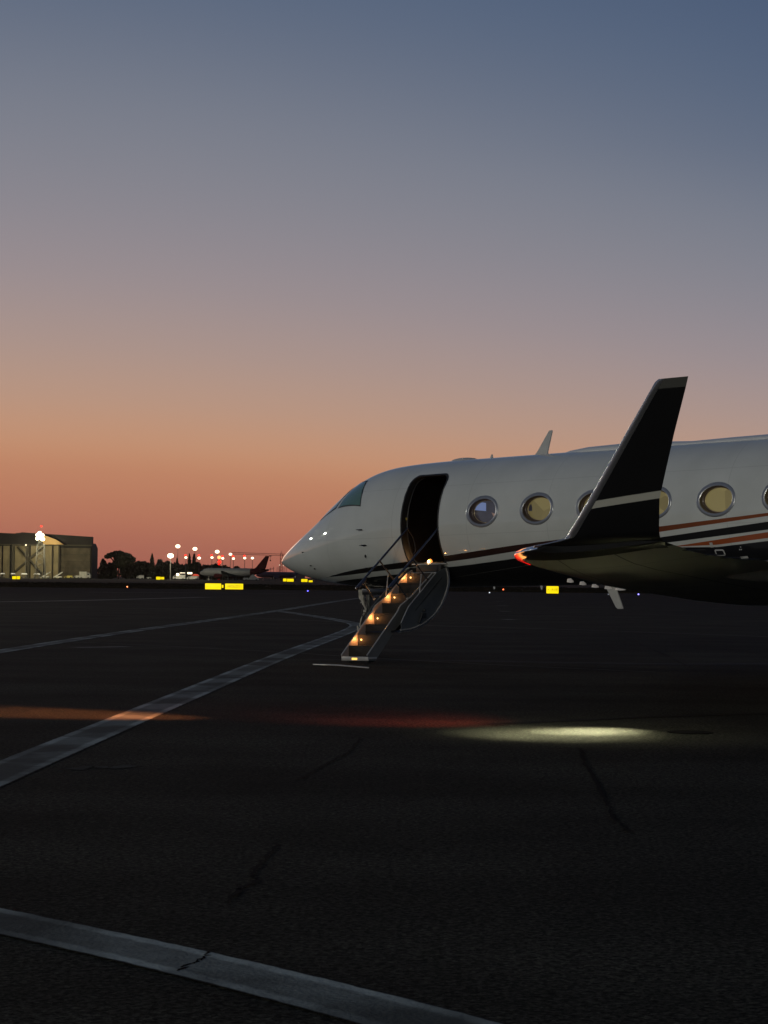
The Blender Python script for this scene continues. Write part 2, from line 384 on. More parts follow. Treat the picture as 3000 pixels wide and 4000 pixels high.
def smooth_pts(pts, n=8):
    pts = [Vector((p[0], p[1], 0)) for p in pts]; out = []
    for i in range(len(pts)-1):
        a = pts[max(i-1, 0)]; b = pts[i]; c = pts[i+1]; d = pts[min(i+2, len(pts)-1)]
        for k in range(n):
            u = k/n
            out.append(.5*((2*b)+(-a+c)*u+(2*a-5*b+4*c-d)*u*u+(-a+3*b-3*c+d)*u**3))
    out.append(pts[-1]); return out
def ribbon(name, pts, w, m, z=.004, curve=True, jag=0):
    pts = smooth_pts(pts) if curve else [Vector((p[0], p[1], 0)) for p in pts]
    if m == M.get('line'):        # the wide lines run on past the picture's edge
        pts = [pts[0]+(pts[0]-pts[1]).normalized()*14] + pts
        if name == 'painted_line' and pts[-1].x > .3: pts = pts + [pts[-1]+(pts[-1]-pts[-2]).normalized()*10]
    mb = MB(); uv = []; s = 0
    for i, p in enumerate(pts):
        d = (pts[min(i+1, len(pts)-1)] - pts[max(i-1, 0)]).normalized(); q = Vector((-d.y, d.x, 0))
        ww = (w if not callable(w) else w(i/(len(pts)-1)))*(1+random.uniform(-jag, jag))
        if i: s += (p-pts[i-1]).length
        mb.v += [p+q*ww/2+Vector((0, 0, z)), p-q*ww/2+Vector((0, 0, z))]; uv += [(s, 1), (s, 0)]
        if i: mb.f.append((2*i-2, 2*i-1, 2*i+1, 2*i))
    return tag(mb.build(name, m, uv=uv), kind='structure')
def GP(*pp): return [ground(x, y)[:2] for x, y in pp]
# wide line from the left edge to the stand, its curved end, and the line it joins
pA = ground(-260, 3135); pB = ground(1388, 2450)
tag(ribbon('painted_line', [pA[:2], ground(0, 3020)[:2], ground(700, 2727)[:2]] + GP((1100, 2562), (1330, 2477), (1385, 2452), (1390, 2440), (1350, 2428), (1240, 2409), (1090, 2387)), .50, M['line']), 'wide worn white line running to the airstairs and curving back')
tag(ribbon('painted_line', GP((-300, 2600), (0, 2545), (540, 2462), (1076, 2387), (1425, 2334), (1700, 2304)), .46, M['line'], z=.0052), 'worn white line crossing the apron from the left edge to the far taxiway')
tag(ribbon('painted_line', GP((-500, 3497), (0, 3600), (750, 3766), (1500, 3955), (2300, 4180)), .42, M['line'], z=.0064), 'pale wide line across the bottom left corner')
tag(ribbon('painted_line', GP((250, 2506), (640, 2524), (1120, 2549), (1345, 2564), (1830, 2592), (2560, 2626)), .05, M['line_dim']), 'thin faint line passing under the foot of the stairs')
tag(ribbon('painted_line', GP((930, 2412), (1400, 2432), (1663, 2443), (2300, 2462), (3100, 2491)), .13, M['line_dim']), 'thin faint line crossing behind the stairs to the right edge')
tag(ribbon('painted_mark', GP((295, 2530), (500, 2526)), .45, M['line_dim'], curve=False), 'short faint painted bar left of the long line')
tag(ribbon('painted_mark', GP((290, 3008), (350, 2996), (440, 3000), (525, 2990)), .15, mat('scuff', (.035, .038, .034), .95, var=.6, scale=4, spec=.05), jag=.4), 'short pale scuff on the asphalt at left')
for i, (x0, x1, y) in enumerate(((1936, 1965, 2349), (1942, 1978, 2365), (1954, 1992, 2388), (1966, 2008, 2420))):
    tag(ribbon('painted_mark', GP((x0, y), (x1, y+.3)), .6+.2*i, M['line_dim'], curve=False), 'short bar of a faint dashed row behind the stairs')
tag(ribbon('painted_line', GP((340, 2313), (700, 2315), (1150, 2319)), 1.2, M['line_dim']), 'faint pale line far out beside the grass')
tag(ribbon('painted_line', GP((-200, 2353), (250, 2347), (800, 2333)), 1.2, M['line_dim']), 'faint pale line across the far left apron')
M['tar'] = mat('tar', (.004, .004, .004), .8, var=.5, scale=2, spec=.1)
tag(ribbon('tar_seam', GP((1200, 2576), (1700, 2580), (2200, 2588), (2700, 2594), (3200, 2590)), .55, M['tar'], z=.002, jag=.25), 'broad dark tar seam crossing behind the stairs')
tag(ribbon('tar_seam', GP((1900, 2830), (2600, 2800), (3200, 2782)), .12, M['tar'], z=.006, jag=.5), 'thin tar seam leading right from the pool of light')
# tar filled cracks
M['crack'] = mat('crack', (.003, .003, .003), .9, spec=.05)
def crack(pxs, w, lab):
    pts = [ground(*p) for p in pxs]; out = []
    for i in range(len(pts)-1):
        for k in range(10):
            p = pts[i].lerp(pts[i+1], k/10); out.append((p.x+random.gauss(0, .009), p.y+random.gauss(0, .02)))
    out.append(pts[-1][:2])
    tag(ribbon('pavement_crack', out, w, M['crack'], z=.008, curve=False, jag=.7), lab)
crack([(2262, 2925), (2290, 2990), (2330, 3060), (2362, 3130), (2400, 3200), (2450, 3250)], .028, 'long dark crack right of centre in the near asphalt')
crack([(1410, 2880), (1360, 2940), (1250, 3000), (1160, 3050)], .016, 'faint crack left of centre below the red glow')
crack([(1085, 3300), (1030, 3360), (985, 3420), (1000, 3445), (930, 3480), (890, 3530)], .018, 'zigzag crack above the corner line')
crack([(812, 3722), (790, 3752), (735, 3775), (690, 3800)], .012, 'crack cutting through the corner line')
crack([(2380, 2465), (2470, 2505), (2590, 2555), (2700, 2610)], .03, 'long crack on the apron below the wing')
# round cover in the asphalt
p = ground(2697, 2862); mc = MB()
mc.loft([[Vector((p.x+r*math.cos(a*math.pi/16), p.y+r*math.sin(a*math.pi/16), z)) for a in range(32)] for r, z in ((.235, .003), (.23, .008), (.205, .008), (.2, .006), (.02, .006))])
tag(mc.build('manhole_cover', mat('cast_iron', (.0035, .0035, .0035), .9, spec=.05), smooth=False), 'round dark manhole cover right of the bright pool of light', 'manhole cover')
cb = MB(); q0, q1, q2, q3 = ground(1222, 2598), ground(1300, 2600), ground(1380, 2606), ground(1440, 2611)
cb.tube([q + Vector((0, 0, .012)) for q in smooth_pts([q0, q1, q2, q3], 6)], .012, 6)
tag(cb.build('cable', M['step_trim'], smooth=True), 'thin pale cable lying on the asphalt at the foot of the stairs', 'cable')

# ------------------------------------------------------------------ business jet
TH = 43
jet = empty('business_jet', (-2.12, 42.98, 2.462), (0, 0, 0))
jet.rotation_mode = 'XYZ'
jet.rotation_euler = (Matrix.Rotation(R(-TH), 4, 'Z') @ Matrix.Rotation(R(-1.4), 4, 'Y')).to_euler()
tag(jet, 'white private jet with black belly and lowered airstairs on the apron', 'jet')
JM = Matrix.Translation(jet.location) @ jet.rotation_euler.to_matrix().to_4x4()

ST = [(0, -.58, -.585, -.58, .001), (.04, -.51, -.63, -.58, .07), (.12, -.44, -.68, -.575, .135), (.3, -.33, -.76, -.56, .25), (.6, -.17, -.86, -.53, .42), (1.0, .03, -.955, -.48, .62), (1.5, .31, -1.04, -.41, .81), (2.0, .645, -1.10, -.33, .95),
      (2.5, .95, -1.14, -.25, 1.05), (2.8, 1.08, -1.155, -.2, 1.09), (3.1, 1.165, -1.165, -.15, 1.12), (3.5, 1.225, -1.175, -.1, 1.15), (4.0, 1.255, -1.178, -.05, 1.175), (4.6, 1.27, -1.18, -.02, 1.19), (5.2, 1.275, -1.18, 0, 1.195), (6, 1.275, -1.18, 0, 1.195),
      (19, 1.275, -1.18, 0, 1.195), (21, 1.25, -1.0, .05, 1.1), (23, 1.18, -.62, .15, .9), (25, 1.08, -.15, .35, .62), (27, .95, .35, .6, .32), (28.2, .82, .62, .72, .08)]
def pchip(X, Y):
    n = len(X); h = [X[i+1]-X[i] for i in range(n-1)]; d = [(Y[i+1]-Y[i])/h[i] for i in range(n-1)]
    m = [d[0]]+[0]*(n-2)+[d[-1]]
    for i in range(1, n-1):
        if d[i-1]*d[i] > 0:
            w1 = 2*h[i]+h[i-1]; w2 = h[i]+2*h[i-1]; m[i] = (w1+w2)/(w1/d[i-1]+w2/d[i])
    def f(x):
        x = min(max(x, X[0]), X[-1]); i = 0
        while i < n-2 and x > X[i+1]: i += 1
        u = (x-X[i])/h[i]
        return (2*u**3-3*u*u+1)*Y[i]+(u**3-2*u*u+u)*h[i]*m[i]+(-2*u**3+3*u*u)*Y[i+1]+(u**3-u*u)*h[i]*m[i+1]
    return f
FT, FB, FM, FW = [pchip([s[0] for s in ST], [s[k] for s in ST]) for k in (1, 2, 3, 4)]
def surf(x, th, side=-1, off=0.0):
    """point of the skin at station x and angle th (degrees up from the widest line)"""
    def pt(x, a):
        tt, bb, mm, ww = FT(x), FB(x), FM(x), FW(x); s = math.sin(a)
        return Vector((x, side*ww*math.cos(a), mm + ((tt-mm) if s > 0 else (mm-bb))*s))
    a = R(th); p = pt(x, a)
    if off:
        du = pt(x+.01, a)-pt(x-.01, a); dv = pt(x, a+.01)-pt(x, a-.01); n = du.cross(dv).normalized()
        c = Vector((x, 0, FM(x)))
        if n.dot(p-c) < 0: n = -n
        p = p + n*off
    return p
def th_of(x, z):
    mm = FM(x); r = (z-mm)/((FT(x)-mm) if z > mm else (mm-FB(x))); return math.degrees(math.asin(max(-1, min(1, r))))
def on_skin(x, z, off=0, side=-1): return surf(x, th_of(x, z), side, off)

NA = 112
fx = [0, .008, .02, .04, .07, .1, .15, .2, .27, .35, .45] + [.6+.15*i for i in range(37)] + [6.2+.55*i for i in range(24)] + [19.5+.5*i for i in range(18)]
fx = [x for x in fx if x <= 28.2]
fus = MB()
rings = []
for x in fx:
    r = []
    for k in range(NA):
        a = 2*math.pi*k/NA; s = math.sin(a); tt, bb, mm, ww = FT(x), FB(x), FM(x), FW(x)
        r.append((x, ww*math.cos(a), mm + ((tt-mm) if s > 0 else (mm-bb))*s))
    rings.append(r)
fus.loft(rings)
fus_o = fus.build('fuselage', [M['livery'], M['dark_in'], M['jamb']], jet, smooth=True)

DX0, DX1, DZ0, DZ1 = 4.455, 5.395, -.74, .955
def rrect(x0, x1, z0, z1, rt, rb, n=8):
    out = []
    for cx, cz, r, a0 in ((x1-rt, z1-rt, rt, 0), (x0+rt, z1-rt, rt, 90), (x0+rb, z0+rb, rb, 180), (x1-rb, z0+rb, rb, 270)):
        for k in range(n+1):
            a = R(a0+90*k/n); out.append((cx+r*math.cos(a), cz+r*math.sin(a)))
    return out
def denser(poly, step=.06):
    out = []
    for i, p in enumerate(poly):
        q = poly[(i+1) % len(poly)]; d = math.dist(p, q); k = max(1, int(d/step))
        for j in range(k): out.append((p[0]+(q[0]-p[0])*j/k, p[1]+(q[1]-p[1])*j/k))
    return out
door_poly = rrect(DX0, DX1, DZ0, DZ1, .17, .10)
WINX = [6.475+1.2785*i for i in range(7)]; WZ = .19; WA, WB = .333, .240
def ell(cx, cz, a, b, n=48): return [(cx+a*math.cos(2*math.pi*k/n), cz+b*math.sin(2*math.pi*k/n)) for k in range(n)]
cut = MB(); cut.prism(door_poly, 1, -1.5, .3)
cutters = [cut.build('cutter', [M['dark_in']])]
cw = MB()
for x in WINX:
    for sgn in (-1, 1): cw.prism(ell(x, WZ, WA, WB), 1, sgn*1.02, sgn*1.5)
cutters.append(cw.build('cutter', [M['jamb']]))
for c in cutters:
    md = fus_o.modifiers.new('cut', 'BOOLEAN'); md.object = c; md.operation = 'DIFFERENCE'; md.solver = 'EXACT'
    try: md.material_mode = 'TRANSFER'
    except Exception: pass
bpy.context.view_layer.update()
dg = bpy.context.evaluated_depsgraph_get(); sv = fus_o.parent; fus_o.parent = None
for c in cutters: c.parent = None
bpy.context.view_layer.update(); dg = bpy.context.evaluated_depsgraph_get()
nm = bpy.data.meshes.new_from_object(fus_o.evaluated_get(dg)); fus_o.modifiers.clear(); fus_o.data = nm; fus_o.parent = sv
nm.set_sharp_from_angle(angle=R(35))
for c in cutters: bpy.data.objects.remove(c)

# door frame lining the opening
df = MB(); dp = denser(door_poly); cxm, czm = (DX0+DX1)/2, (DZ0+DZ1)/2
def inset(p, k): return (cxm+(p[0]-cxm)*(1-k/.47), czm+(p[1]-czm)*(1-k/.85))
rg = [[on_skin(*p, off=.004) for p in dp]]
a1 = []
for k, dy, off in ((-.018, 0, .006), (.012, 0, .006), (.020, .02, 0), (.020, .14, 0), (.035, .15, 0), (.035, .16, 0)):
    a1.append([on_skin(*inset(p, k), off=off)+Vector((0, dy, 0)) for p in dp])
df.loft([[on_skin(*inset(p, -.018), off=-.01) for p in dp]]+a1, True, False)
dfr = df.build('door_frame', M['jamb'], jet, smooth=True)
MB().box((DX0+.028, -1.06, .13), (.008, .03, .045)).build('placard', M['lamp_dim'] if False else mat('placard', (.6, .5, .12), .6), dfr)

# cabin windows
def gold(i):
    m = bpy.data.materials.new('window_blind_gold'); m.use_nodes = True
    t_ = m.node_tree; b = t_.nodes['Principled BSDF']; n_ = t_.nodes; l_ = t_.links
    tcn = n_.new('ShaderNodeTexCoord'); mp = n_.new('ShaderNodeMapping'); l_.new(tcn.outputs['Object'], mp.inputs[0])
    mp.inputs['Rotation'].default_value = (0, R(12+17*i), 0); mp.inputs['Location'].default_value = (.3*i, 0, 0)
    wv = n_.new('ShaderNodeTexVoronoi'); wv.inputs['Scale'].default_value = 2.3; l_.new(mp.outputs[0], wv.inputs['Vector'])
    r_ = n_.new('ShaderNodeValToRGB'); l_.new(wv.outputs['Color'], r_.inputs[0])
    r_.color_ramp.elements[0].color = (.14, .11, .04, 1); r_.color_ramp.elements[1].color = (.38, .31, .12, 1)
    l_.new(r_.outputs[0], b.inputs['Base Color']); l_.new(r_.outputs[0], b.inputs['Emission Color']); b.inputs['Emission Strength'].default_value = (.36, .40, .33, .30, .38, .34, .36)[i]
    b.inputs['Roughness'].default_value = .5; b.inputs['Coat Weight'].default_value = 1; b.inputs['Coat Roughness'].default_value = .05
    return m
M['reveal'] = mat('window_reveal', (.09, .06, .045), .4, coat=.3)
M['lip'] = mat('window_lip', (.45, .36, .22), .35, metal=.3)
M['pane_dark'] = mat('window_pane', (.045, .05, .07), .08, coat=1, spec=1, var=.5, scale=5, emit=(.25, .17, .14), es=.06)
M['pane_blue'] = mat('sky_view_glow', (.20, .24, .36), .3, emit=lin((112, 130, 178)), es=.5, var=.02)
M['shade_edge'] = mat('blind_gap', (.07, .065, .09), .3, var=.1)
for side in (-1, 1):
    for i, x in enumerate(WINX):
        E0 = ell(x, WZ, 1, 1)
        def er(k, dy=0, off=0, ox=0, oz=0):
            return [on_skin(x+(p[0]-x)*(WA+k), WZ+(p[1]-WZ)*(WB+k), off, side)+Vector((ox, -side*dy, oz)) for p in E0]
        ring = MB().loft([er(.056, off=-.01), er(.056, off=.002), er(.048, off=.007), er(.012, off=.008), er(-.004, off=.002), er(-.004, dy=.03)], True, False)
        w = ring.build('window', M['ring'], jet, smooth=True, sharp=60)
        def flat(k, y, ox=0, oz=0): return [Vector((x+(p[0]-x)*(WA+k)+ox, side*y, WZ+(p[1]-WZ)*(WB+k)+oz)) for p in E0]
        MB().loft([er(-.006, dy=.02), flat(-.012, 1.10), flat(-.028, 1.09), flat(-.03, 1.045), flat(-.04, 1.043)], True, False).build('reveal', M['reveal'], w, smooth=True, sharp=50)
        MB().loft([flat(-.028, 1.055), flat(-.034, 1.058), flat(-.040, 1.055), flat(-.040, 1.04)], True, False).build('pane_lip', M['lip'], w, smooth=True)
        pn = MB(); pn.v = flat(-.034, 1.05); pn.f = [tuple(range(len(pn.v)))]
        pn.build('pane', M['pane_dark'] if i == 0 else gold(i), w)
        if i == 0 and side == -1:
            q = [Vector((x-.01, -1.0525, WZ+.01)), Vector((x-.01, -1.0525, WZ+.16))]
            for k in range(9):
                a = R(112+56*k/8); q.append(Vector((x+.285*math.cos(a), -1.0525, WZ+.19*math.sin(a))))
            MB().quad(*q).build('painted_sky_view', M['pane_blue'], w)  # glowing pale blue panel on the pane, paints sky light seen through the cabin
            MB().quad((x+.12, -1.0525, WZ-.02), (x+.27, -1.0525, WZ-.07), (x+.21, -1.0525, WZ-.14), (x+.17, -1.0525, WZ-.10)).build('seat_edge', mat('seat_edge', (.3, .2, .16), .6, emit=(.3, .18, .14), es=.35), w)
        if i == 1 and side == -1:
            q = [Vector((x-.2, -1.0525, WZ-.03)), Vector((x-.2, -1.0525, WZ+.04)), Vector((x-.22, -1.0525, WZ+.1)), Vector((x-.262, -1.0525, WZ+.07)), Vector((x-.285, -1.0525, WZ+.0)), Vector((x-.282, -1.0525, WZ-.03))]
            MB().quad(*q).build('blind_gap', M['shade_edge'], w)

# cockpit glazing
def patch(c, off, n=10, side=-1):
    mb = MB()
    for i in range(n+1):
        for j in range(n+1):
            u, v = i/n, j/n
            q = [c[0][k]*(1-u)*(1-v)+c[1][k]*u*(1-v)+c[2][k]*u*v+c[3][k]*(1-u)*v for k in (0, 1)]
            mb.v.append(surf(q[0], q[1], side, off))
    for i in range(n):
        for j in range(n):
            a = i*(n+1)+j; mb.f.append((a, a+1, a+n+2, a+n+1))
    return mb
def grow(c, k):
    cx = sum(p[0] for p in c)/4; cy = sum(p[1] for p in c)/4
    out = []
    for p in c:
        dx, dy = p[0]-cx, (p[1]-cy)/57.3; l = math.hypot(dx, dy); out.append((p[0]+k*dx/l, p[1]+57.3*k*dy/l))
    return out
CKS = [(2.49, 35.3), (3.22, 25.8), (3.0, 57.0), (2.66, 66)]
CKF = [(1.78, 42), (2.36, 38.5), (2.50, 71), (2.33, 86), ]
for side in (-1, 1):
    for c in (CKS, CKF):
        fr = patch(grow(c, .035), .003, side=side).build('cockpit_window', M['seal'], jet, smooth=True)
        patch(c, .007, side=side).build('pane', M['glass_green'], fr, smooth=True)
# probes, ports
for (x, z, sx, sz) in ((3.372, -.047, .06, .03), (3.432, -.348, .12, .035), (3.382, -.553, .035, .07), (1.38, -.427, .05, .02), (1.58, -.693, .05, .025), (1.66, -.76, .035, .03)):
    p = on_skin(x, z, .012)
    pr = MB().ball(p, (sx/2, .02, sz/2)); pr.tube([p, p+Vector((-.02, -.05, 0)), p+Vector((-.09, -.06, 0))], [.012, .01, .004], 6) if sx > .055 else None
    pr.build('probe', M['seal'], jet, smooth=True)
# top of the fuselage: blade, stub, domes
def blade(name, pts, y, t, m, parent):
    mb = MB(); k = len(pts); cx = sum(p[0] for p in pts)/k; cz = sum(p[1] for p in pts)/k
    mb.loft([[Vector((cx+(p[0]-cx)*s, y+dy, cz+(p[1]-cz)*s)) for p in pts] for s, dy in ((.9, -t), (1, -t*.4), (1, t*.4), (.9, t))])
    return mb.build(name, m, parent)
M['antenna'] = mat('antenna_paint', (.5, .5, .48), .45, var=.06)
blade('blade_antenna', [(6.77, 1.25), (7.10, 1.25), (7.10, 1.30), (7.215, 1.695), (7.205, 1.715), (7.145, 1.712), (7.12, 1.69), (6.85, 1.33)], 0, .018, M['antenna'], jet)
blade('stub_antenna', [(5.68, 1.26), (5.77, 1.26), (5.755, 1.345), (5.735, 1.35)], 0, .01, M['antenna'], jet)
blade('blade_antenna', [(8.36, -1.15), (8.62, -1.15), (8.62, -1.2), (8.79, -1.60), (8.78, -1.625), (8.67, -1.625), (8.62, -1.59)], 0, .016, M['antenna'], jet)
MB().ball((5.05, 0, 1.262), (.32, .16, .06), 20, 8).build('antenna_dome', M['antenna'], jet, smooth=True)
hum = MB(); hr = []
for x, h, w in ((7.5, 0, .05), (7.7, .03, .2), (8.1, .07, .28), (8.8, .085, .3), (9.7, .07, .3), (10.4, .035, .3), (11.2, .05, .32), (12.5, .06, .34), (14, .06, .34), (15.3, .02, .2)):
    hr.append([(x, w*math.cos(math.pi*k/12), 1.225 + (.05+h)*math.sin(math.pi*k/12)) for k in range(13)] + [(x, -w, 1.1), (x, w, 1.1)])
hum.loft(hr).build('dorsal_fairing', M['white'], jet, smooth=True, sharp=50)
# placards near the wing root
def outline(x0, x1, z0, z1, t_, name, m, off=.008):
    mb = MB()
    o_ = rrect(x0, x1, z0, z1, .03, .03, 4); i_ = rrect(x0+t_, x1-t_, z0+t_, z1-t_, .02, .02, 4)
    mb.loft([[on_skin(*p, off=off) for p in o_], [on_skin(*p, off=off+.002) for p in i_]], True, False)
    return mb.build(name, m, jet)
outline(11.43, 11.62, -.74, -.635, .022, 'rescue_marking', M['antenna'], .012)
MB().quad(*[on_skin(*p, off=.012) for p in ((11.38, -.60), (11.44, -.60), (11.44, -.52), (11.38, -.52))]).build('rescue_tab', M['antenna'], jet)
MB().quad(*[on_skin(*p, off=.012) for p in ((11.88, -.80), (12.03, -.79), (12.03, -.755), (11.88, -.765))]).build('placard', M['antenna'], jet)
for px_, pz_ in ((11.93, -.65), (11.96, -.65), (11.965, -.61)): MB().ball(on_skin(px_, pz_, .01), .012, 6, 4).build('port', M['antenna'], jet)

# belly fairing
bf = MB(); br = []
for x, w, b_, tp in ((9.2, .3, -1.15, -.95), (9.8, .75, -1.24, -.9), (10.6, 1.15, -1.36, -.85), (11.5, 1.5, -1.50, -.8), (12.6, 1.75, -1.62, -.78), (14, 1.85, -1.68, -.76), (16, 1.75, -1.66, -.78), (17.6, 1.4, -1.45, -.85), (19, .8, -1.2, -.95), (19.8, .3, -1.1, -1.0)):
    br.append([(x, w*(abs(math.cos(a))**.8)*(1 if math.cos(a) >= 0 else -1), (tp+b_)/2+(tp-b_)/2*math.sin(a)) for a in [2*math.pi*k/32 for k in range(32)]])
bf.loft(br).build('belly_fairing', M['black_gloss'], jet, smooth=True)

# wings
def airfoil(n=14):
    up = []; lo = []
    for i in range(n+1):
        c = (1-math.cos(math.pi*i/n))/2
        th = 5*(.2969*math.sqrt(c)-.126*c-.3516*c*c+.2843*c**3-.1036*c**4)
        cam_ = .012*math.sin(math.pi*c)
        up.append((c, th+cam_/ .1*.1)); lo.append((c, -th+cam_/ .1*.1))
    return up, lo
UP, LO = airfoil()
def section(y, x0, x1, z0, z1, t_, sgn, off=0, lo_c=1.0):
    c = x1-x0; pts = []
    U = [p for p in UP if p[0] <= lo_c]; Lw = [p for p in LO if p[0] <= lo_c]
    for p in U[::-1] + Lw[1:]:
        pts.append(Vector((x0+p[0]*c-(off if p[0] < .01 else 0), sgn*y, z0+(z1-z0)*p[0]+p[1]*t_*c+(off if p[1] > 0 else -off))))
    return pts
WS = [(.9, 10.7, 17.3, -1.25, -1.15, .115), (3, 11.8, 17.6, -1.28, -1.16, .105), (5.2, 12.95, 17.85, -1.28, -1.16, .10), (9, 14.97, 18.35, -1.25, -1.15, .095), (12, 16.62, 19.02, -1.18, -1.13, .085), (12.9, 17.03, 19.25, -1.13, -1.10, .085), (13.2, 17.15, 19.32, -1.105, -1.08, .080), (13.4, 17.27, 19.37, -1.095, -1.055, .080), (13.6, 17.42, 19.40, -1.075, -1.03, .085), (13.75, 17.66, 19.42, -1.055, -1.01, .08), (13.86, 17.92, 19.43, -1.04, -1.0, .065)]
WL = [(-1.06, 17.74, 19.43, 13.74), (-1.0, 17.86, 19.43, 13.82), (-.97, 18.12, 19.43, 13.87), (-.94, 18.30, 19.44, 13.895), (-.9, 18.355, 19.445, 13.91), (-.6, 18.63, 19.49, 13.96), (0, 19.18, 19.76, 14.09), (.40, 19.545, 19.95, 14.17), (.485, 19.625, 19.99, 14.19), (.51, 19.67, 20.0, 14.195)]
M['tip_black'] = mat('tip_black', (.006, .006, .006), .5, spec=.2)
M['polish_dark'] = mat('winglet_edge_metal', (.46, .45, .43), .22, metal=.95, var=.08, scale=3)
M['nav_red'] = mat('nav_light_lens_red', (.6, .04, .02), .15, emit=(1, .06, .02), es=1.3, coat=1)
def _nav():
    t_ = M['nav_red'].node_tree; b = t_.nodes['Principled BSDF']; tcn = t_.nodes.new('ShaderNodeTexCoord'); sp = t_.nodes.new('ShaderNodeSeparateXYZ'); t_.links.new(tcn.outputs['Object'], sp.inputs[0])
    a = t_.nodes.new('ShaderNodeMapRange'); a.inputs['From Min'].default_value = 17.22; a.inputs['From Max'].default_value = 17.62; t_.links.new(sp.outputs[0], a.inputs[0])
    n = t_.nodes.new('ShaderNodeTexNoise'); n.inputs['Scale'].default_value = 14; t_.links.new(tcn.outputs['Object'], n.inputs['Vector'])
    ad = t_.nodes.new('ShaderNodeMath'); ad.operation = 'MULTIPLY_ADD'; ad.inputs[1].default_value = .35; t_.links.new(n.outputs[0], ad.inputs[0]); t_.links.new(a.outputs[0], ad.inputs[2])
    r = t_.nodes.new('ShaderNodeValToRGB'); t_.links.new(ad.outputs[0], r.inputs[0]); e = r.color_ramp.elements
    e[0].position = .5; e[0].color = (1.0, .008, .005, 1); e[1].position = 1.0; e[1].color = (1, .42, .10, 1); k = e.new(.80); k.color = (1, .07, .02, 1)
    t_.links.new(r.outputs[0], b.inputs['Emission Color'])
_nav()
M['nav_bulb'] = mat('nav_light_bulb', (1, .6, .3), .3, emit=(1, .42, .16), es=6)
M['lens_white'] = mat('lens_white', (1, 1, .9), .2, emit=(1, .93, .8), es=8)
M['nav_green'] = mat('nav_light_lens_green', (.04, .5, .1), .15, coat=1)
M['fin_white'] = mat('fin_white', (.85, .8, .75), .4)
M['wing_grey'] = mat('wing_grey', (.50, .49, .46), .5, var=.12, scale=.8)
def _wing():
    t_ = M['wing_grey'].node_tree; b = t_.nodes['Principled BSDF']; l_ = t_.links
    def mth(op, a, b_=0):
        n = t_.nodes.new('ShaderNodeMath'); n.operation = op
        for i, v in enumerate((a, b_)):
            if isinstance(v, (int, float)): n.inputs[i].default_value = v
            else: l_.new(v, n.inputs[i])
        return n.outputs[0]
    tcn = t_.nodes.new('ShaderNodeTexCoord'); sp = t_.nodes.new('ShaderNodeSeparateXYZ'); l_.new(tcn.outputs['Object'], sp.inputs[0])
    ya = mth('ABSOLUTE', sp.outputs[1]); u = mth('SUBTRACT', sp.outputs[0], mth('MULTIPLY', ya, .40))
    a = mth('LESS_THAN', mth('ABSOLUTE', mth('SUBTRACT', u, 13.25)), .012)
    a = mth('MAXIMUM', a, mth('LESS_THAN', mth('ABSOLUTE', mth('SUBTRACT', mth('SUBTRACT', sp.outputs[0], mth('MULTIPLY', ya, .55)), 10.5)), .008))
    a = mth('MAXIMUM', a, mth('LESS_THAN', mth('ABSOLUTE', mth('SUBTRACT', mth('FRACT', mth('DIVIDE', ya, 1.7)), .5)), .004))
    mx = t_.nodes.new('ShaderNodeMix'); mx.data_type = 'RGBA'; mx.blend_type = 'MULTIPLY'; l_.new(mth('MULTIPLY', a, .75), mx.inputs['Factor'])
    l_.new(b.inputs['Base Color'].links[0].from_socket, mx.inputs['A']); mx.inputs['B'].default_value = (.05, .05, .05, 1); l_.new(mx.outputs['Result'], b.inputs['Base Color'])
_wing()
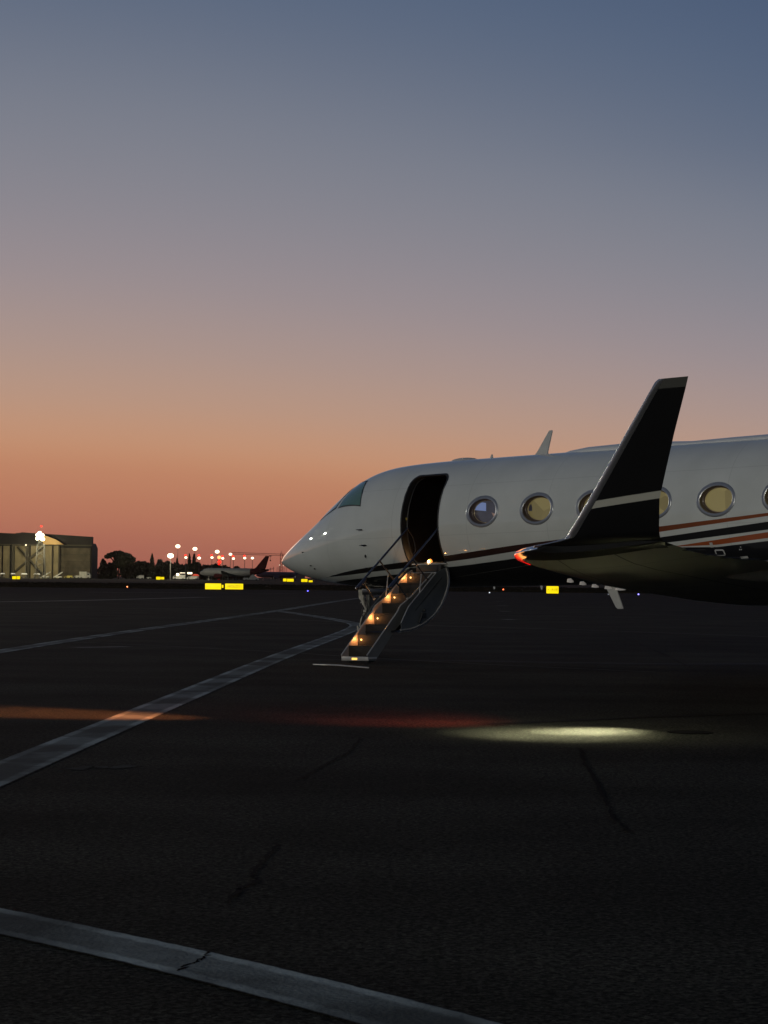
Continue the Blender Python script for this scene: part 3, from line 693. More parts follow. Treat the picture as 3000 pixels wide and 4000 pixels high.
for sgn in (-1, 1):
    w = MB().loft([section(*s, sgn) for s in WS[:9]]).build('wing', M['wing_grey'], jet, smooth=True, sharp=40)
    MB().loft([section(*s, sgn) for s in WS[8:]]).build('wing_tip', M['tip_black'], w, smooth=True, sharp=40)
    def upper(S_, cmax):
        y, x0, x1, z0, z1, t_ = S_; c = x1-x0; o_ = []
        for k in range(9):
            f = cmax*(k/8)**2; th = 5*(.2969*math.sqrt(f)-.126*f-.3516*f*f+.2843*f**3-.1036*f**4)*t_*c
            o_.append(Vector((x0+f*c-.004, sgn*(y+.003), z0+(z1-z0)*f+th+.012*math.sin(math.pi*f)*t_*c+.005)))
        return o_
    MB().loft([upper(q, .20) for q in WS[8:]], False, False).build('tip_cap_edge', M['polish'], w, smooth=True)
    le = MB(); le.loft([section(*s, sgn, off=.003, lo_c=.055) for s in WS[:-1]], False, False)
    le.build('leading_edge', M['polish'], w, smooth=True)
    wl = MB(); rr = []
    for (z, x0, x1, y) in WL:
        t_ = .075 if z < -.5 else .07
        rr.append([Vector((x0+p[0]*(x1-x0), sgn*y + sgn*p[1]*t_*(x1-x0), z)) for p in UP[::-1]+LO[1:]])
    wl.loft(rr).build('winglet', M['winglet'], w, smooth=True, sharp=40)
    lb = []
    for (z, x0, x1, y) in WL:
        c = x1-x0; t_ = .075 if z < -.5 else .07; wb = (.135-.03*max(0, z+.9))/c; row = []
        for k in range(-7, 8):
            f = wb*(abs(k)/7)**2; th = 5*(.2969*math.sqrt(f)-.126*f-.3516*f*f+.2843*f**3-.1036*f**4)*t_*c+.003
            row.append(Vector((x0+f*c-.004, sgn*(y+(th if k > 0 else -th if k < 0 else 0)+.012*math.sin(math.pi*f)*t_*c), z)))
        lb.append(row)
    MB().loft(lb, False, False).build('winglet_edge', M['polish_dark'], w, smooth=True)
    # nav light wrapped round the tip leading edge
    def WSI(y):
        k = next(q for q in range(len(WS)-1) if WS[q][0] <= y <= WS[q+1][0]); a, b_ = WS[k], WS[k+1]; u = (y-a[0])/(b_[0]-a[0])
        return [a[i]+(b_[i]-a[i])*u for i in range(6)]
    nl = MB()
    nl.loft([[p + Vector((-.012, 0, 0)) for p in section(*WSI(y), sgn, off=.006, lo_c=.105)] for y in (13.08, 13.2, 13.3, 13.4, 13.5, 13.6, 13.68)], True, True).build('nav_light', M['nav_red'] if sgn < 0 else M['nav_green'], w, smooth=True, sharp=60)
    ls = MB(); ls.ball((18.08, sgn*13.66, -1.108), (.075, .05, .018), 14, 6)
    ls.build('tip_light', M['lens_white'] if sgn < 0 else M['ring'], w, smooth=True)
    # little fins below the leading edge
    for j, (y, s_) in enumerate(((10.9, .55), (10.05, .58), (9.15, .62), (8.2, .66), (7.3, 1.0))):
        k = next(q for q in range(len(WS)-1) if WS[q][0] <= y <= WS[q+1][0]); a, b_ = WS[k], WS[k+1]; u = (y-a[0])/(b_[0]-a[0])
        x0 = a[1]+(b_[1]-a[1])*u; z0 = a[3]+(b_[3]-a[3])*u
        pts = [(x0-.03*s_, z0-.075), (x0+.03, z0-.07), (x0+.13*s_, z0-.10), (x0+.13*s_, z0-.118), (x0+.04*s_, z0-.122), (x0-.05*s_, z0-.112)]
        blade('leading_edge_fin', pts, sgn*y, .007, M['fin_white'], w)
    for (y, x, z) in ((13.3, 19.34, -1.07), (12.75, 19.2, -1.105), (12.25, 19.08, -1.125), (11.7, 18.95, -1.13)):
        MB().tube([(x-.05, sgn*y, z), (x+.16, sgn*y, z-.005), (x+.22, sgn*y, z-.005)], [.008, .006, .002], 5).build('static_wick', M['seal'], w)
    for y in (4.4, 7.2, 9.8):
        k = next(q for q in range(len(WS)-1) if WS[q][0] <= y <= WS[q+1][0]); a, b_ = WS[k], WS[k+1]; u = (y-a[0])/(b_[0]-a[0])
        x1 = a[2]+(b_[2]-a[2])*u; z1 = a[4]+(b_[4]-a[4])*u
        MB().ball((x1-.35, sgn*y, z1-.10), (.75, .07, .10), 12, 8).build('flap_track_fairing', M['wing_grey'], w, smooth=True)
    # engine
    en = MB(); er_ = []
    for x, r in ((19.0, .60), (19.05, .66), (19.3, .72), (20.2, .76), (21.6, .74), (23, .58), (23.7, .46)):
        er_.append([(x, sgn*2.05+r*math.cos(2*math.pi*j/28), .62+r*math.sin(2*math.pi*j/28)) for j in range(28)])
    e_o = en.loft(er_, True, False).build('engine', M['white'], jet, smooth=True)
    MB().loft([[(19.25+q, sgn*2.05+r*math.cos(2*math.pi*j/28), .62+r*math.sin(2*math.pi*j/28)) for j in range(28)] for q, r in ((-.22, .60), (0, .56), (.3, .54))]).build('intake', M['black'], e_o, smooth=True)
    MB().prism([(20.0, .5), (22.6, .5), (22.6, .7), (20.0, .74)], 1, sgn*1.0, sgn*1.5).build('pylon', M['white'], jet)
    # main gear
    mg = MB().tube([(15.6, sgn*2.1, -1.4), (15.7, sgn*2.1, -2.4)], .09, 12).build('main_gear', M['gear_white'], jet, smooth=True)
    for dy in (-.22, .22):
        ww = MB(); ww.loft([[(15.7+r*math.cos(2*math.pi*j/28), sgn*2.1+dy+q, -2.40+r*math.sin(2*math.pi*j/28)) for j in range(28)] for q, r in ((-.12, .30), (-.09, .42), (-.04, .45), (.04, .45), (.09, .42), (.12, .30))])
        ww.build('tyre', M['rubber'], mg, smooth=True)
    st_ = MB(); st_.loft([[Vector((x0+p[0]*c, sgn*y, z+p[1]*.09*c)) for p in UP[::-1]+LO[1:]] for y, x0, c, z in ((.05, 25.9, 2.6, 4.25), (4.2, 28.3, 1.0, 4.2))])
    st_.build('tailplane', M['white'], jet, smooth=True, sharp=40)
fn = MB(); fn.loft([[Vector((x0+p[0]*c, p[1]*.1*c, z)) for p in UP[::-1]+LO[1:]] for z, x0, c in ((.9, 21.8, 5.6), (1.6, 23.0, 4.6), (4.3, 25.7, 2.8))])
fn.build('fin', M['white'], jet, smooth=True, sharp=40)

# nose gear
ng = MB(); GZ = -2.52
ng.tube([(2.50, 0, -1.1), (2.47, 0, -1.5), (2.46, 0, -1.75)], .06, 12); ng.tube([(2.46, 0, -1.7), (2.46, 0, -2.25)], .038, 12)
ng_o = ng.build('nose_gear', mat('strut_dark', (.09, .088, .08), .4, metal=.3), jet, smooth=True)
for dy in (-.14, .14):
    ww = MB(); ww.loft([[(2.47+r*math.cos(2*math.pi*j/28), dy+q, -2.255+r*math.sin(2*math.pi*j/28)) for j in range(28)] for q, r in ((-.07, .17), (-.055, .24), (-.025, .265), (.025, .265), (.055, .24), (.07, .17))])
    ww.build('tyre', M['rubber'], ng_o, smooth=True)
    MB().loft([[(2.47+r*math.cos(2*math.pi*j/20), dy+q, -2.255+r*math.sin(2*math.pi*j/20)) for j in range(20)] for q, r in ((-.075, .06), (-.06, .16), (.06, .16), (.075, .06))]).build('wheel_hub', M['gear_white'], ng_o, smooth=True)
br_ = MB()
br_.prism([(2.30, -1.19), (2.39, -1.19), (2.44, -1.33), (2.42, -1.40), (2.36, -1.41), (2.31, -1.36)], 1, -.12, -.09)
br_.tube([(2.39, -.1, -1.38), (2.43, -.1, -1.50)], [.04, .028], 8); br_.tube([(2.43, -.1, -1.50), (2.49, -.1, -1.60)], .02, 8); br_.box((2.47, -.1, -1.62), (.07, .05, .05)).box((2.40, -.1, -1.45), (.10, .04, .03))
br_.tube([(2.50, -.08, -1.24), (2.72, -.08, -1.215), (2.95, -.08, -1.2)], [.032, .04, .03], 8)
br_.ball((2.62, -.1, -1.27), .05, 8, 6); br_.ball((2.8, -.1, -1.26), (.05, .03, .04), 8, 6)
br_.build('drag_brace', M['gear_white'], ng_o, smooth=True)
tl = MB(); tl.tube([(2.43, -.09, -1.66), (2.35, -.09, -1.78), (2.31, -.09, -1.92)], [.016, .014, .02], 8)
tl.tube([(2.31, -.09, -1.92), (2.40, -.09, -2.02), (2.45, -.09, -2.10)], [.018, .014, .02], 8)
tl.tube([(2.24, -.09, -1.92), (2.27, -.09, -2.04)], [.015, .03], 8)
tl.build('torque_link', M['gear_white'], ng_o, smooth=True)
hs = MB(); hs.tube([(2.44, -.1, -1.5), (2.38, -.12, -1.62), (2.42, -.12, -1.74), (2.36, -.11, -1.86), (2.40, -.1, -2.0)], .011, 6)
hs.tube([(2.50, -.1, -1.4), (2.56, -.12, -1.55), (2.50, -.12, -1.7)], .010, 6)
hs.build('hydraulic_hose', M['seal'], ng_o, smooth=True)
for sy in (-1, 1):
    MB().box((3.1, sy*.32, -1.24), (1.0, .02, .12)).build('gear_door', M['black_gloss'], jet, bevel=.006)

# airstairs
stairs = MB()
SX0, SX1 = 4.50, 5.17
RY = [-2.723, -2.482, -2.267, -2.036, -1.809, -1.566, -1.342, -1.109, -.88]
RZ = [-2.46, -2.262, -2.062, -1.87, -1.672, -1.48, -1.300, -1.102, -.912, -.74]
top_ln = [(-2.90, -2.44), (-2.06, -1.635), (-2.03, -1.58), (-1.98, -1.53), (-1.70, -1.375), (-1.08, -.915), (-.86, -.80)]
bot_ln = [(-.80, -.98), (-1.15, -1.22), (-1.9, -1.80), (-2.15, -1.98), (-2.68, -2.53), (-2.84, -2.53)]
for x0 in (SX0, SX1-.022):
    stairs.prism(top_ln[::1]+bot_ln, 0, x0, x0+.022) if x0 == SX0 else None
st_o = stairs.build('airstair', M['step_side'], jet)
MB().prism(top_ln+bot_ln, 0, SX1-.022, SX1).build('side_panel', mat('side_panel_grey', (.13, .13, .12), .5), st_o)
# metal edging on the side panels
for x0 in (SX0+.011, SX1-.011):
    MB().tube([(x0, a, b+.006) for a, b in top_ln[:-1]], .013, 8).build('edge_trim', M['step_trim'], st_o, smooth=True)
bk = MB(); bk.prism([(RY[0]+.02, RZ[0]), (-.80, -.75), (-.80, -.98), (-2.68, -2.50)][::1], 0, SX0+.025, SX1-.025)
for k in range(9):
    s_ = MB()
    y0 = RY[k]; y1 = RY[k+1] if k < 8 else -.72
    s_.box(((SX0+SX1)/2, (y0+y1)/2+.02, RZ[k+1]-.011), (SX1-SX0-.05, y1-y0+.04, .022))
    s_.box(((SX0+SX1)/2, y0+.012, (RZ[k]+RZ[k+1])/2-.012), (SX1-SX0-.05, .016, RZ[k+1]-RZ[k]-.024))
    s_.build('step', M['step_dark'], st_o, bevel=.002)
M['step_lamp'] = mat('step_lamp_lens', (1, .7, .4), .3, emit=(1, .50, .16), es=4)
for k in (1, 3, 5, 7):
    lx = SX0+.125
    sl = MB().ball((lx, RY[k]-.004, RZ[k]+.105), (.015, .012, .015), 10, 6).build('step_light', M['step_lamp'], st_o, smooth=True)
    lamp_light('step_lamp', (lx-.05, RY[k]-.075, RZ[k]+.12), 1.5, (1, .42, .12), st_o, .02)
MB().ball((SX0+.34, -.80, -.70), (.062, .04, .055), 16, 10).build('entry_halo', mat('entry_halo_glow', (.5, .2, .05), .4, emit=(1, .30, .05), es=1.1), st_o, smooth=True)  # glowing outer ball paints the amber halo round the entry bulb
MB().ball((SX0+.34, -.835, -.70), (.032, .02, .032), 12, 8).build('entry_bulb', mat('entry_bulb', (1, .8, .5), .4, emit=(1, .75, .42), es=5), st_o, smooth=True)
lamp_light('entry_lamp', (SX0+.34, -.88, -.64), 3.0, (1, .52, .2), st_o, .02)
ft = MB(); ft.box(((SX0+SX1)/2, -2.76, -2.485), (SX1-SX0+.01, .22, .035)); ft.box(((SX0+SX1)/2, -2.875, -2.497), (SX1-SX0+.01, .02, .075))
ft.build('foot_plate', M['step_trim'], st_o, bevel=.004)
MB().box((SX0+.33, -2.888, -2.500), (.13, .006, .036)).build('foot_light', mat('foot_light', (1, .6, .2), .4, emit=(1, .55, .1), es=1.6), st_o)
fw = MB()
for fx_ in (SX0+.12, SX1-.1):
    fw.tube([(fx_-.03, -2.76, -2.545), (fx_+.03, -2.76, -2.545)], .035, 14)
fw.box(((SX0+SX1)/2, -2.74, -2.53), (SX1-SX0-.1, .14, .05))
fw.build('foot_roller', M['rubber'], st_o)
# sill threshold and the box under it
sl_ = MB(); sl_.box(((DX0+DX1)/2+.05, -.93, -.745), (.86, .12, .02)); sl_.build('threshold', M['step_trim'], st_o, bevel=.004)
sb = MB(); sb.box((5.04, -1.02, -.83), (.62, .10, .145)); sb.build('threshold_box', M['jamb'], st_o, bevel=.01)
tt_ = MB(); tt_.tube([(SX0+.1, -1.05, -.915), (5.32, -1.08, -.915)], .012, 8); tt_.build('cross_tube', M['step_trim'], st_o)
# the curved door skin hanging under the upper flight
sk = [(-.93, -.80), (-.885, -.90), (-.865, -1.0), (-.875, -1.13), (-.92, -1.26), (-1.0, -1.41), (-1.10, -1.55), (-1.22, -1.67), (-1.36, -1.775), (-1.52, -1.86), (-1.67, -1.925), (-1.85, -1.975), (-2.03, -2.01), (-2.28, -2.025)]
ds = MB(); rr = []
for x in (DX0+.01, DX1-.005):
    rr.append([(x, a, b) for a, b in sk] + [(x, a+(-1.6-a)*.045, b+(-1.15-b)*.045) for a, b in sk[::-1]])
ds.loft(rr).build('door_skin', M['black_gloss'], st_o, smooth=True, sharp=40)
for x in (DX1, DX0+.01):
    sp_ = MB(); inner = [(a+(-1.6-a)*.05, b+(-1.15-b)*.05) for a, b in sk]
    chord = [(-2.2, -1.94), (-2.22, -1.85), (-2.12, -1.70), (-2.02, -1.56), (-1.95, -1.50), (-1.25, -.93), (-1.0, -.83)]
    sp_.prism(inner+chord, 0, x-.03, x-.012)
    sp_.build('door_side_panel', mat('door_side_grey', (.085, .092, .09), .45, var=.12), st_o)
    MB().tube([(x-.005, a, b) for a, b in sk], .010, 6).build('door_seal', M['steel'], st_o, smooth=True)
    MB().tube([(x-.008, a, b) for a, b in inner], .014, 6).build('door_inner_edge', M['step_trim'] if x == DX1 else M['seal'], st_o, smooth=True)
MB().tube([(DX1-.008, a, b+.005) for a, b in [(-2.22, -1.85), (-2.12, -1.70), (-2.02, -1.56), (-1.95, -1.50), (-1.25, -.93)]], .010, 6).build('edge_trim', M['step_trim'], st_o, smooth=True)
mech = MB(); mech.box((DX1+.01, -1.62, -1.72), (.03, .12, .10)); mech.tube([(DX1+.01, -1.85, -1.62), (DX1+.01, -1.10, -1.0)], .009, 6); mech.ball((DX1+.01, -1.6, -1.62), .03, 8, 6)
mech.tube([(DX1+.01, -1.65, -1.68), (DX1+.01, -1.75, -1.86)], .02, 6)
mech.build('latch_linkage', M['seal'], st_o)
# handrails
for x, dy in ((4.49, 0), (5.335, 0)):
    a = Vector((x, -2.47, -1.20)); b = Vector((x, -1.04, -.055))
    if x > 5: a = Vector((x, -2.50, -1.205)); b = Vector((x, -1.13, -.10))
    h = MB(); h.tube([a, b], .021, 10); h.tube([a+Vector((0, .05, .005)), a+Vector((0, .25, .165))], .028, 10)
    for u in (.0, 1.0): h.ball(a.lerp(b, u), .026, 8, 6)
    ho = h.build('handrail', M['rail'], st_o, smooth=True)
    for p0, p1 in (((-1.81, -.70), (-1.33, -1.14)), ((-2.30, -1.09), (-1.99, -1.40))):
        MB().tube([(x, *p0), (x, *p1)], .015, 8).build('rail_post', M['rail'], ho, smooth=True)
        MB().ball((x, *p1), .024, 8, 6).build('rail_pivot', M['step_trim'], ho, smooth=True)
    MB().tube([(x, -1.60, -.963), (x, -1.67, -1.38)], .009, 6).build('rail_strut', M['step_trim'], ho)
    MB().ball((x, -1.60, -.963), .017, 8, 6).ball((x, -1.67, -1.38), .017, 8, 6).build('strut_pivot', M['step_trim'], ho, smooth=True)
    if x < 5: MB().tube([b, b+Vector((0, .12, -.13)), b+Vector((0, .2, -.28)), b+Vector((0, .22, -.42)), b+Vector((0, .15, -.5))], .007, 6).build('rail_cable', M['rail'], ho)

# lamps of the wing tip, and an added spot for the amber streak
wtip = JM @ Vector((18.08, -13.66, -1.16))
for nm_, p_, ang, tx, ty in (('tip_lamp_core', 4600, 27, 2350, 2853), ('tip_lamp', 3000, 44, 2290, 2859), ('tip_lamp_wide', 900, 74, 2180, 2868), ('tip_lamp_spill', 110, 130, 2290, 2860)):
    lamp_light(nm_, wtip, p_, (1, .94, .63), None, .10, ang, ground(tx, ty), 1.0)
nav = JM @ Vector((17.3, -13.5, -1.18))
lamp_light('nav_lamp_red', nav, 260, (1, .08, .03), None, .03, 70, ground(1560, 2812), 1.0)
lamp_light('amber_streak_spot', nav + Vector((-.05, .02, 0)), 6500, (1, .30, .09), None, .03, 22, ground(60, 2782), 1.0)  # spot added at the tip to lay the amber streak on the ground

# ------------------------------------------------------------------ apron floodlight masts behind the camera, mirrored in the jet's nose
for (x, y, h, p_, lab) in ((-62, -42, 17, 52000, 'tall apron floodlight mast behind the viewer to the left'), (-22, -66, 19, 32000, 'tall apron floodlight mast behind the viewer, nearer the middle'),
                           (-73, 79, 18.8, 24000, 'apron floodlight mast far out to the left, level with the jet'), (-82, 118, 28.5, 34000, 'highest apron floodlight mast, far out left beyond the jet')):
    m_ = empty('floodlight_mast', (x, y, 0)); tag(m_, lab, 'floodlight mast', 'apron floodlight masts around the stand')
    MB().tube([(0, 0, 0), (0, 0, h)], [.22, .12], 12).build('pole', M['mast'], m_, smooth=True)
    MB().box((0, 0, h+.1), (3, .25, .25)).build('crossbar', M['mast'], m_)
    for dx in (-1.1, 0, 1.1):
        MB().box((dx, .15, h+.5), (.7, .25, .5)).build('lamp_head', M['steel'], m_)
    lamp_light('flood_lamp', (0, 1.2, h+.5), p_, (1, .95, .80), m_, .35)

# ------------------------------------------------------------------ background
def gz(px, Y):
    """ground point below picture column px at distance Y"""
    p = at(px, 2260, Y); p.z = 0; return p
PXM = lambda Y: Y/FPX          # metres per picture pixel at distance Y
# hangar
HY = 1000
hg = empty('hangar', gz(180, HY)); tag(hg, 'long dark aircraft hangar with floodlit beige doors at far left', 'hangar')
def hx(px): return gz(px, HY).x - hg.location.x
def hzz(px, py): return at(px, py, HY).z
prof = [(-60, 2079), (38, 2083), (58, 2084), (60, 2082), (78, 2081), (80, 2079), (358, 2097)]
pl = [(hx(a), hzz(a, b)) for a, b in prof]; pl += [(pl[-1][0], 0), (pl[0][0], 0)]
MB().prism(pl, 1, 0, 4).build('wall', M['hangar'], hg)
MB().prism([(hx(-60), 0), (hx(358), 0), (hx(358), hzz(0, 2136)), (hx(350), hzz(0, 2118)), (hx(-60), hzz(0, 2118))], 1, 4, 20).build('rear_hall', M['hangar'], hg)
def hbox(name, x0, x1, y0, y1, m, d0=-.6, d1=-.1, parent=None):
    a, b = hx(x0), hx(x1); z1, z0_ = hzz(x0, y0), max(0, hzz(x0, y1))
    return MB().box(((a+b)/2, (d0+d1)/2, (z0_+z1)/2), (b-a, d1-d0, z1-z0_)).build(name, m, parent or hg)
doors = [(-60, 5), (12, 48), (58, 108), (120, 168), (176, 204), (207, 230)]
for a, b in doors: hbox('door', a, b, 2132, 2259, M['hangar_door'])
hbox('door', 234, 352, 2140, 2259, mat('hangar_door_dim', (.07, .058, .036), .8, var=.3, scale=.4))
for yy in (2164, 2192, 2217, 2238): hbox('door_rail', 234, 352, yy, yy+2, M['hangar_brace'], -.8, -.6)
hbox('gutter', -60, 358, 2124, 2129, M['hangar_brace'], -1.5, -.1)
def bar(px0, py0, px1, py1, w, d, m, name, parent=hg, dep=-2.2):
    a = Vector((hx(px0), dep, hzz(px0, py0))); b = Vector((hx(px1), dep, hzz(px1, py1)))
    return MB().tube([a, b], w, 6).build(name, m, parent)
for q in ((72, 2135, 165, 2240, .55), (62, 2232, 172, 2134, .55), (110, 2128, 112, 2258, .7), (52, 2128, 52, 2258, .9), (205.5, 2128, 205.5, 2258, .25), (232, 2128, 232, 2258, .4)):
    bar(q[0], q[1], q[2], q[3], q[4], 0, M['hangar_brace'], 'brace')
# floodlight pylon before the hangar
fm = empty('floodlight_pylon', gz(157, 975)); tag(fm, 'lattice pylon with blazing white floodlights before the hangar', 'floodlight pylon')
zt = at(157, 2100, 975).z
lt = MB()
for sx in (-1, 1):
    for sy in (-1, 1): lt.tube([(sx*2.4, sy*1.5, 0), (sx*1.6, sy*1, zt-3)], .16, 5)
for k in range(7):
    z0_ = zt*k/7.4; z1 = zt*(k+1)/7.4; a = 2.4-.8*k/7; b = 2.4-.8*(k+1)/7
    lt.tube([(-a, -1.3, z0_), (b, -1.3, z1)], .1, 4); lt.tube([(a, -1.3, z0_), (-b, -1.3, z1)], .1, 4)
lt.build('lattice', mat('lattice_steel', (.05, .05, .045), .7), fm)
hd = MB()
for dx, dz, r in ((-1.6, 1.6, 1.2), (0, .2, 1.4), (1.4, -.9, 1.3), (-.4, 2.7, 1.2), (1.1, 1.4, 1.2), (-1.7, -.6, 1.1)): hd.ball((dx*.8, -1.4, zt+dz*.8), (r*.8, .6, r*.7), 14, 8)
hd.build('lamp_head', M['lamp_big'], fm, smooth=True)
MB().ball((.3, -1, zt+5.4), (.5, .5, .45), 8, 6).build('beacon', M['red_lamp'], fm, smooth=True)
lamp_light('pylon_lamp', (0, 5, zt-1), 5000, (1, .86, .5), fm, 1.0)
lamp_light('pylon_lamp_low', (-1, -9, zt-4), 24000, (1, .88, .55), fm, 1.0)
aw = MB(); aw.prism([(0, 0), (10, 0), (6.2, 2.4), (0, 4.6)], 1, -.3, .3); a_o = aw.build('lit_gable', mat('lit_gable', (.5, .33, .14), .8, emit=(1, .6, .25), es=.0), hg)
a_o.location = (hx(172), -4, hzz(172, 2127))

# light masts
def light_mast(px, py, Y, r, red=False, label='', m='lamp', pole=.11):
    g_ = gz(px, Y); r *= .76; o = empty('light_mast', g_); tag(o, label, 'light mast', 'lit apron masts in the distance')
    z = at(px, py, Y).z
    MB().tube([(0, 0, 0), (0, 0, z)], [pole*1.4, pole], 8).build('pole', M['mast'], o, smooth=True)
    h = MB(); h.ball((0, 0, z), (r*.95, r*.6, r*.72), 20, 12)
    if m == 'lamp_big': lamp_light('mast_lamp', (0, -7, z-1), 16000, (1, .9, .65), o, .6)
    elif r > 1.3: lamp_light('mast_lamp', (0, -40, z-14), 5000, (1, .9, .65), o, .6)
    h.build('lamp_head', M[m], o, smooth=True)
    if red: MB().ball((-.2, 0, z+r*1.6), (.6, .5, .5), 8, 6).build('beacon', M['red_lamp'], o, smooth=True)
    return o
lm = [(665, 2171, 960, 1.95, 0, 'brightest low floodlight mast, beside the cypresses', 'lamp_big'),
      (693, 2134, 1250, 2.0, 0, 'highest of the distant floodlight masts', 'lamp'),
      (760, 2144, 1250, 1.9, 0, 'second highest distant floodlight mast, right of the highest', 'lamp'),
      (847, 2155, 1250, 1.85, 0, 'high distant floodlight above the red obstruction lamp', 'lamp'),
      (899, 2165, 1250, 1.35, 0, 'small high floodlight over the middle of the far airliner', 'lamp'),
      (725, 2178, 1050, .95, 1, 'short mast with red beacon left of the twin cypresses', 'lamp'),
      (777, 2180, 1050, 1.15, 1, 'short mast with red beacon right of the twin cypresses', 'lamp'),
      (827, 2178, 1050, .95, 1, 'short mast with red beacon left of the red obstruction lamp', 'lamp'),
      (869, 2181, 1050, .95, 1, 'short mast with red beacon just right of the red obstruction lamp', 'lamp'),
      (911, 2182, 1050, .95, 1, 'short mast with red beacon above the far airliner\'s cabin', 'lamp'),
      (955, 2180, 1050, .95, 1, 'short mast with red beacon before the far airliner\'s tail', 'lamp'),
      (985, 2180, 1050, 1.0, 0, 'short mast without beacon nearest the red airliner tail', 'lamp'),
      (1092, 2207, 1500, .75, 0, 'tiny lamp just left of the crane mast', 'lamp_dim'),
      (1106, 2210, 1500, .5, 0, 'tiny lamp just right of the crane mast', 'lamp_dim'),
      (1119, 2213, 1500, .7, 0, 'tiny lamp close to the nose of the jet', 'lamp_dim'),
      (99, 2129, 990, .5, 0, 'tiny white lamp in front of the hangar doors', 'lamp')]
for px, py, Y, r, red, lab, m_ in lm: light_mast(px, py, Y, r, red, lab, m_)
# thin dark poles under the crane
for i, px in enumerate((1057, 1068, 1082, 1089, 1112)):
    o = empty('lamp_pole', gz(px, 1400)); tag(o, 'thin unlit pole in the row below the crane jib', 'pole', 'thin unlit poles below the crane')
    z = at(px, 2218-3*(i % 2), 1400).z
    MB().tube([(0, 0, 0), (0, 0, z)], .14, 6).build('pole', M['mast'], o); MB().box((0, 0, z), (.9, .3, .2)).build('lamp_head', M['steel'], o)
# red obstruction lamp on a stubby tower among the trees
rt = empty('obstruction_tower', gz(855, 1100)); tag(rt, 'stubby tower with glowing red obstruction lights above the trees', 'tower')
zz_ = at(855, 2178, 1100).z
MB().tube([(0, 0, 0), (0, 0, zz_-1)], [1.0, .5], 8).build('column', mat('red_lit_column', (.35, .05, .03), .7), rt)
MB().ball((0, 0, zz_+.1), (1.0, .8, .9), 10, 8).build('upper_beacon', mat('upper_beacon', (.5, .1, .05), .4, emit=(1, .30, .10), es=3), rt, smooth=True)
MB().ball((.2, 0, zz_-2.4), (.95, .8, .95), 10, 8).build('lower_beacon', M['red_lamp'], rt, smooth=True)
lamp_light('beacon_glow', (-1.5, -3, zz_-3), 2500, (1, .05, .02), rt, .5)
# tower crane
cn = empty('tower_crane', gz(1098, 1500)); tag(cn, 'tower crane with a long thin jib, left of the jet\'s nose', 'crane')
cm_ = mat('crane_steel', (.06, .03, .03), .7); Yc = 1500
zj = at(1098, 2171, Yc).z
mb = MB()
for sx in (-1, 1):
    for sy in (-1, 1): mb.tube([(sx*.75, sy*.75, 0), (sx*.75, sy*.75, zj)], .14, 4)
k = 0
while k*2 < zj-2: mb.tube([(-.75, -.75, 2*k), (.75, -.75, 2*k+2)], .09, 4); mb.tube([(.75, .75, 2*k), (-.75, .75, 2*k+2)], .09, 4); k += 1
mb.build('mast', cm_, cn)
mb = MB(); jl = -(1098-905)*PXM(Yc); jr = 14*PXM(Yc)*1.6
for z_ in (zj, zj+1.2): mb.tube([(jl, 0, z_+.9), (jr, 0, z_)], .13, 4)
for k in range(40):
    x = jl+(jr-jl)*k/40; x2 = jl+(jr-jl)*(k+1)/40; o_ = .9*(1-k/40); mb.tube([(x, 0, zj+o_), (x2, 0, zj+1.2+o_)], .06, 3)
mb.build('jib', cm_, cn)
MB().tube([(-.8, 0, zj), (0, 0, zj+3.4), (.8, 0, zj)], .25, 4).build('top', cm_, cn); MB().box((jr-1, 0, zj-1), (2.4, 1.2, 2)).build('counterweight', cm_, cn)
MB().tube([(-8.0, 0, zj), (-8.0, 0, zj-3.5)], .1, 4).box((-8, 0, zj-3.6), (.9, .6, .9)).box((-8, 0, zj-.3), (1.6, .6, .6)).build('hook_block', cm_, cn)

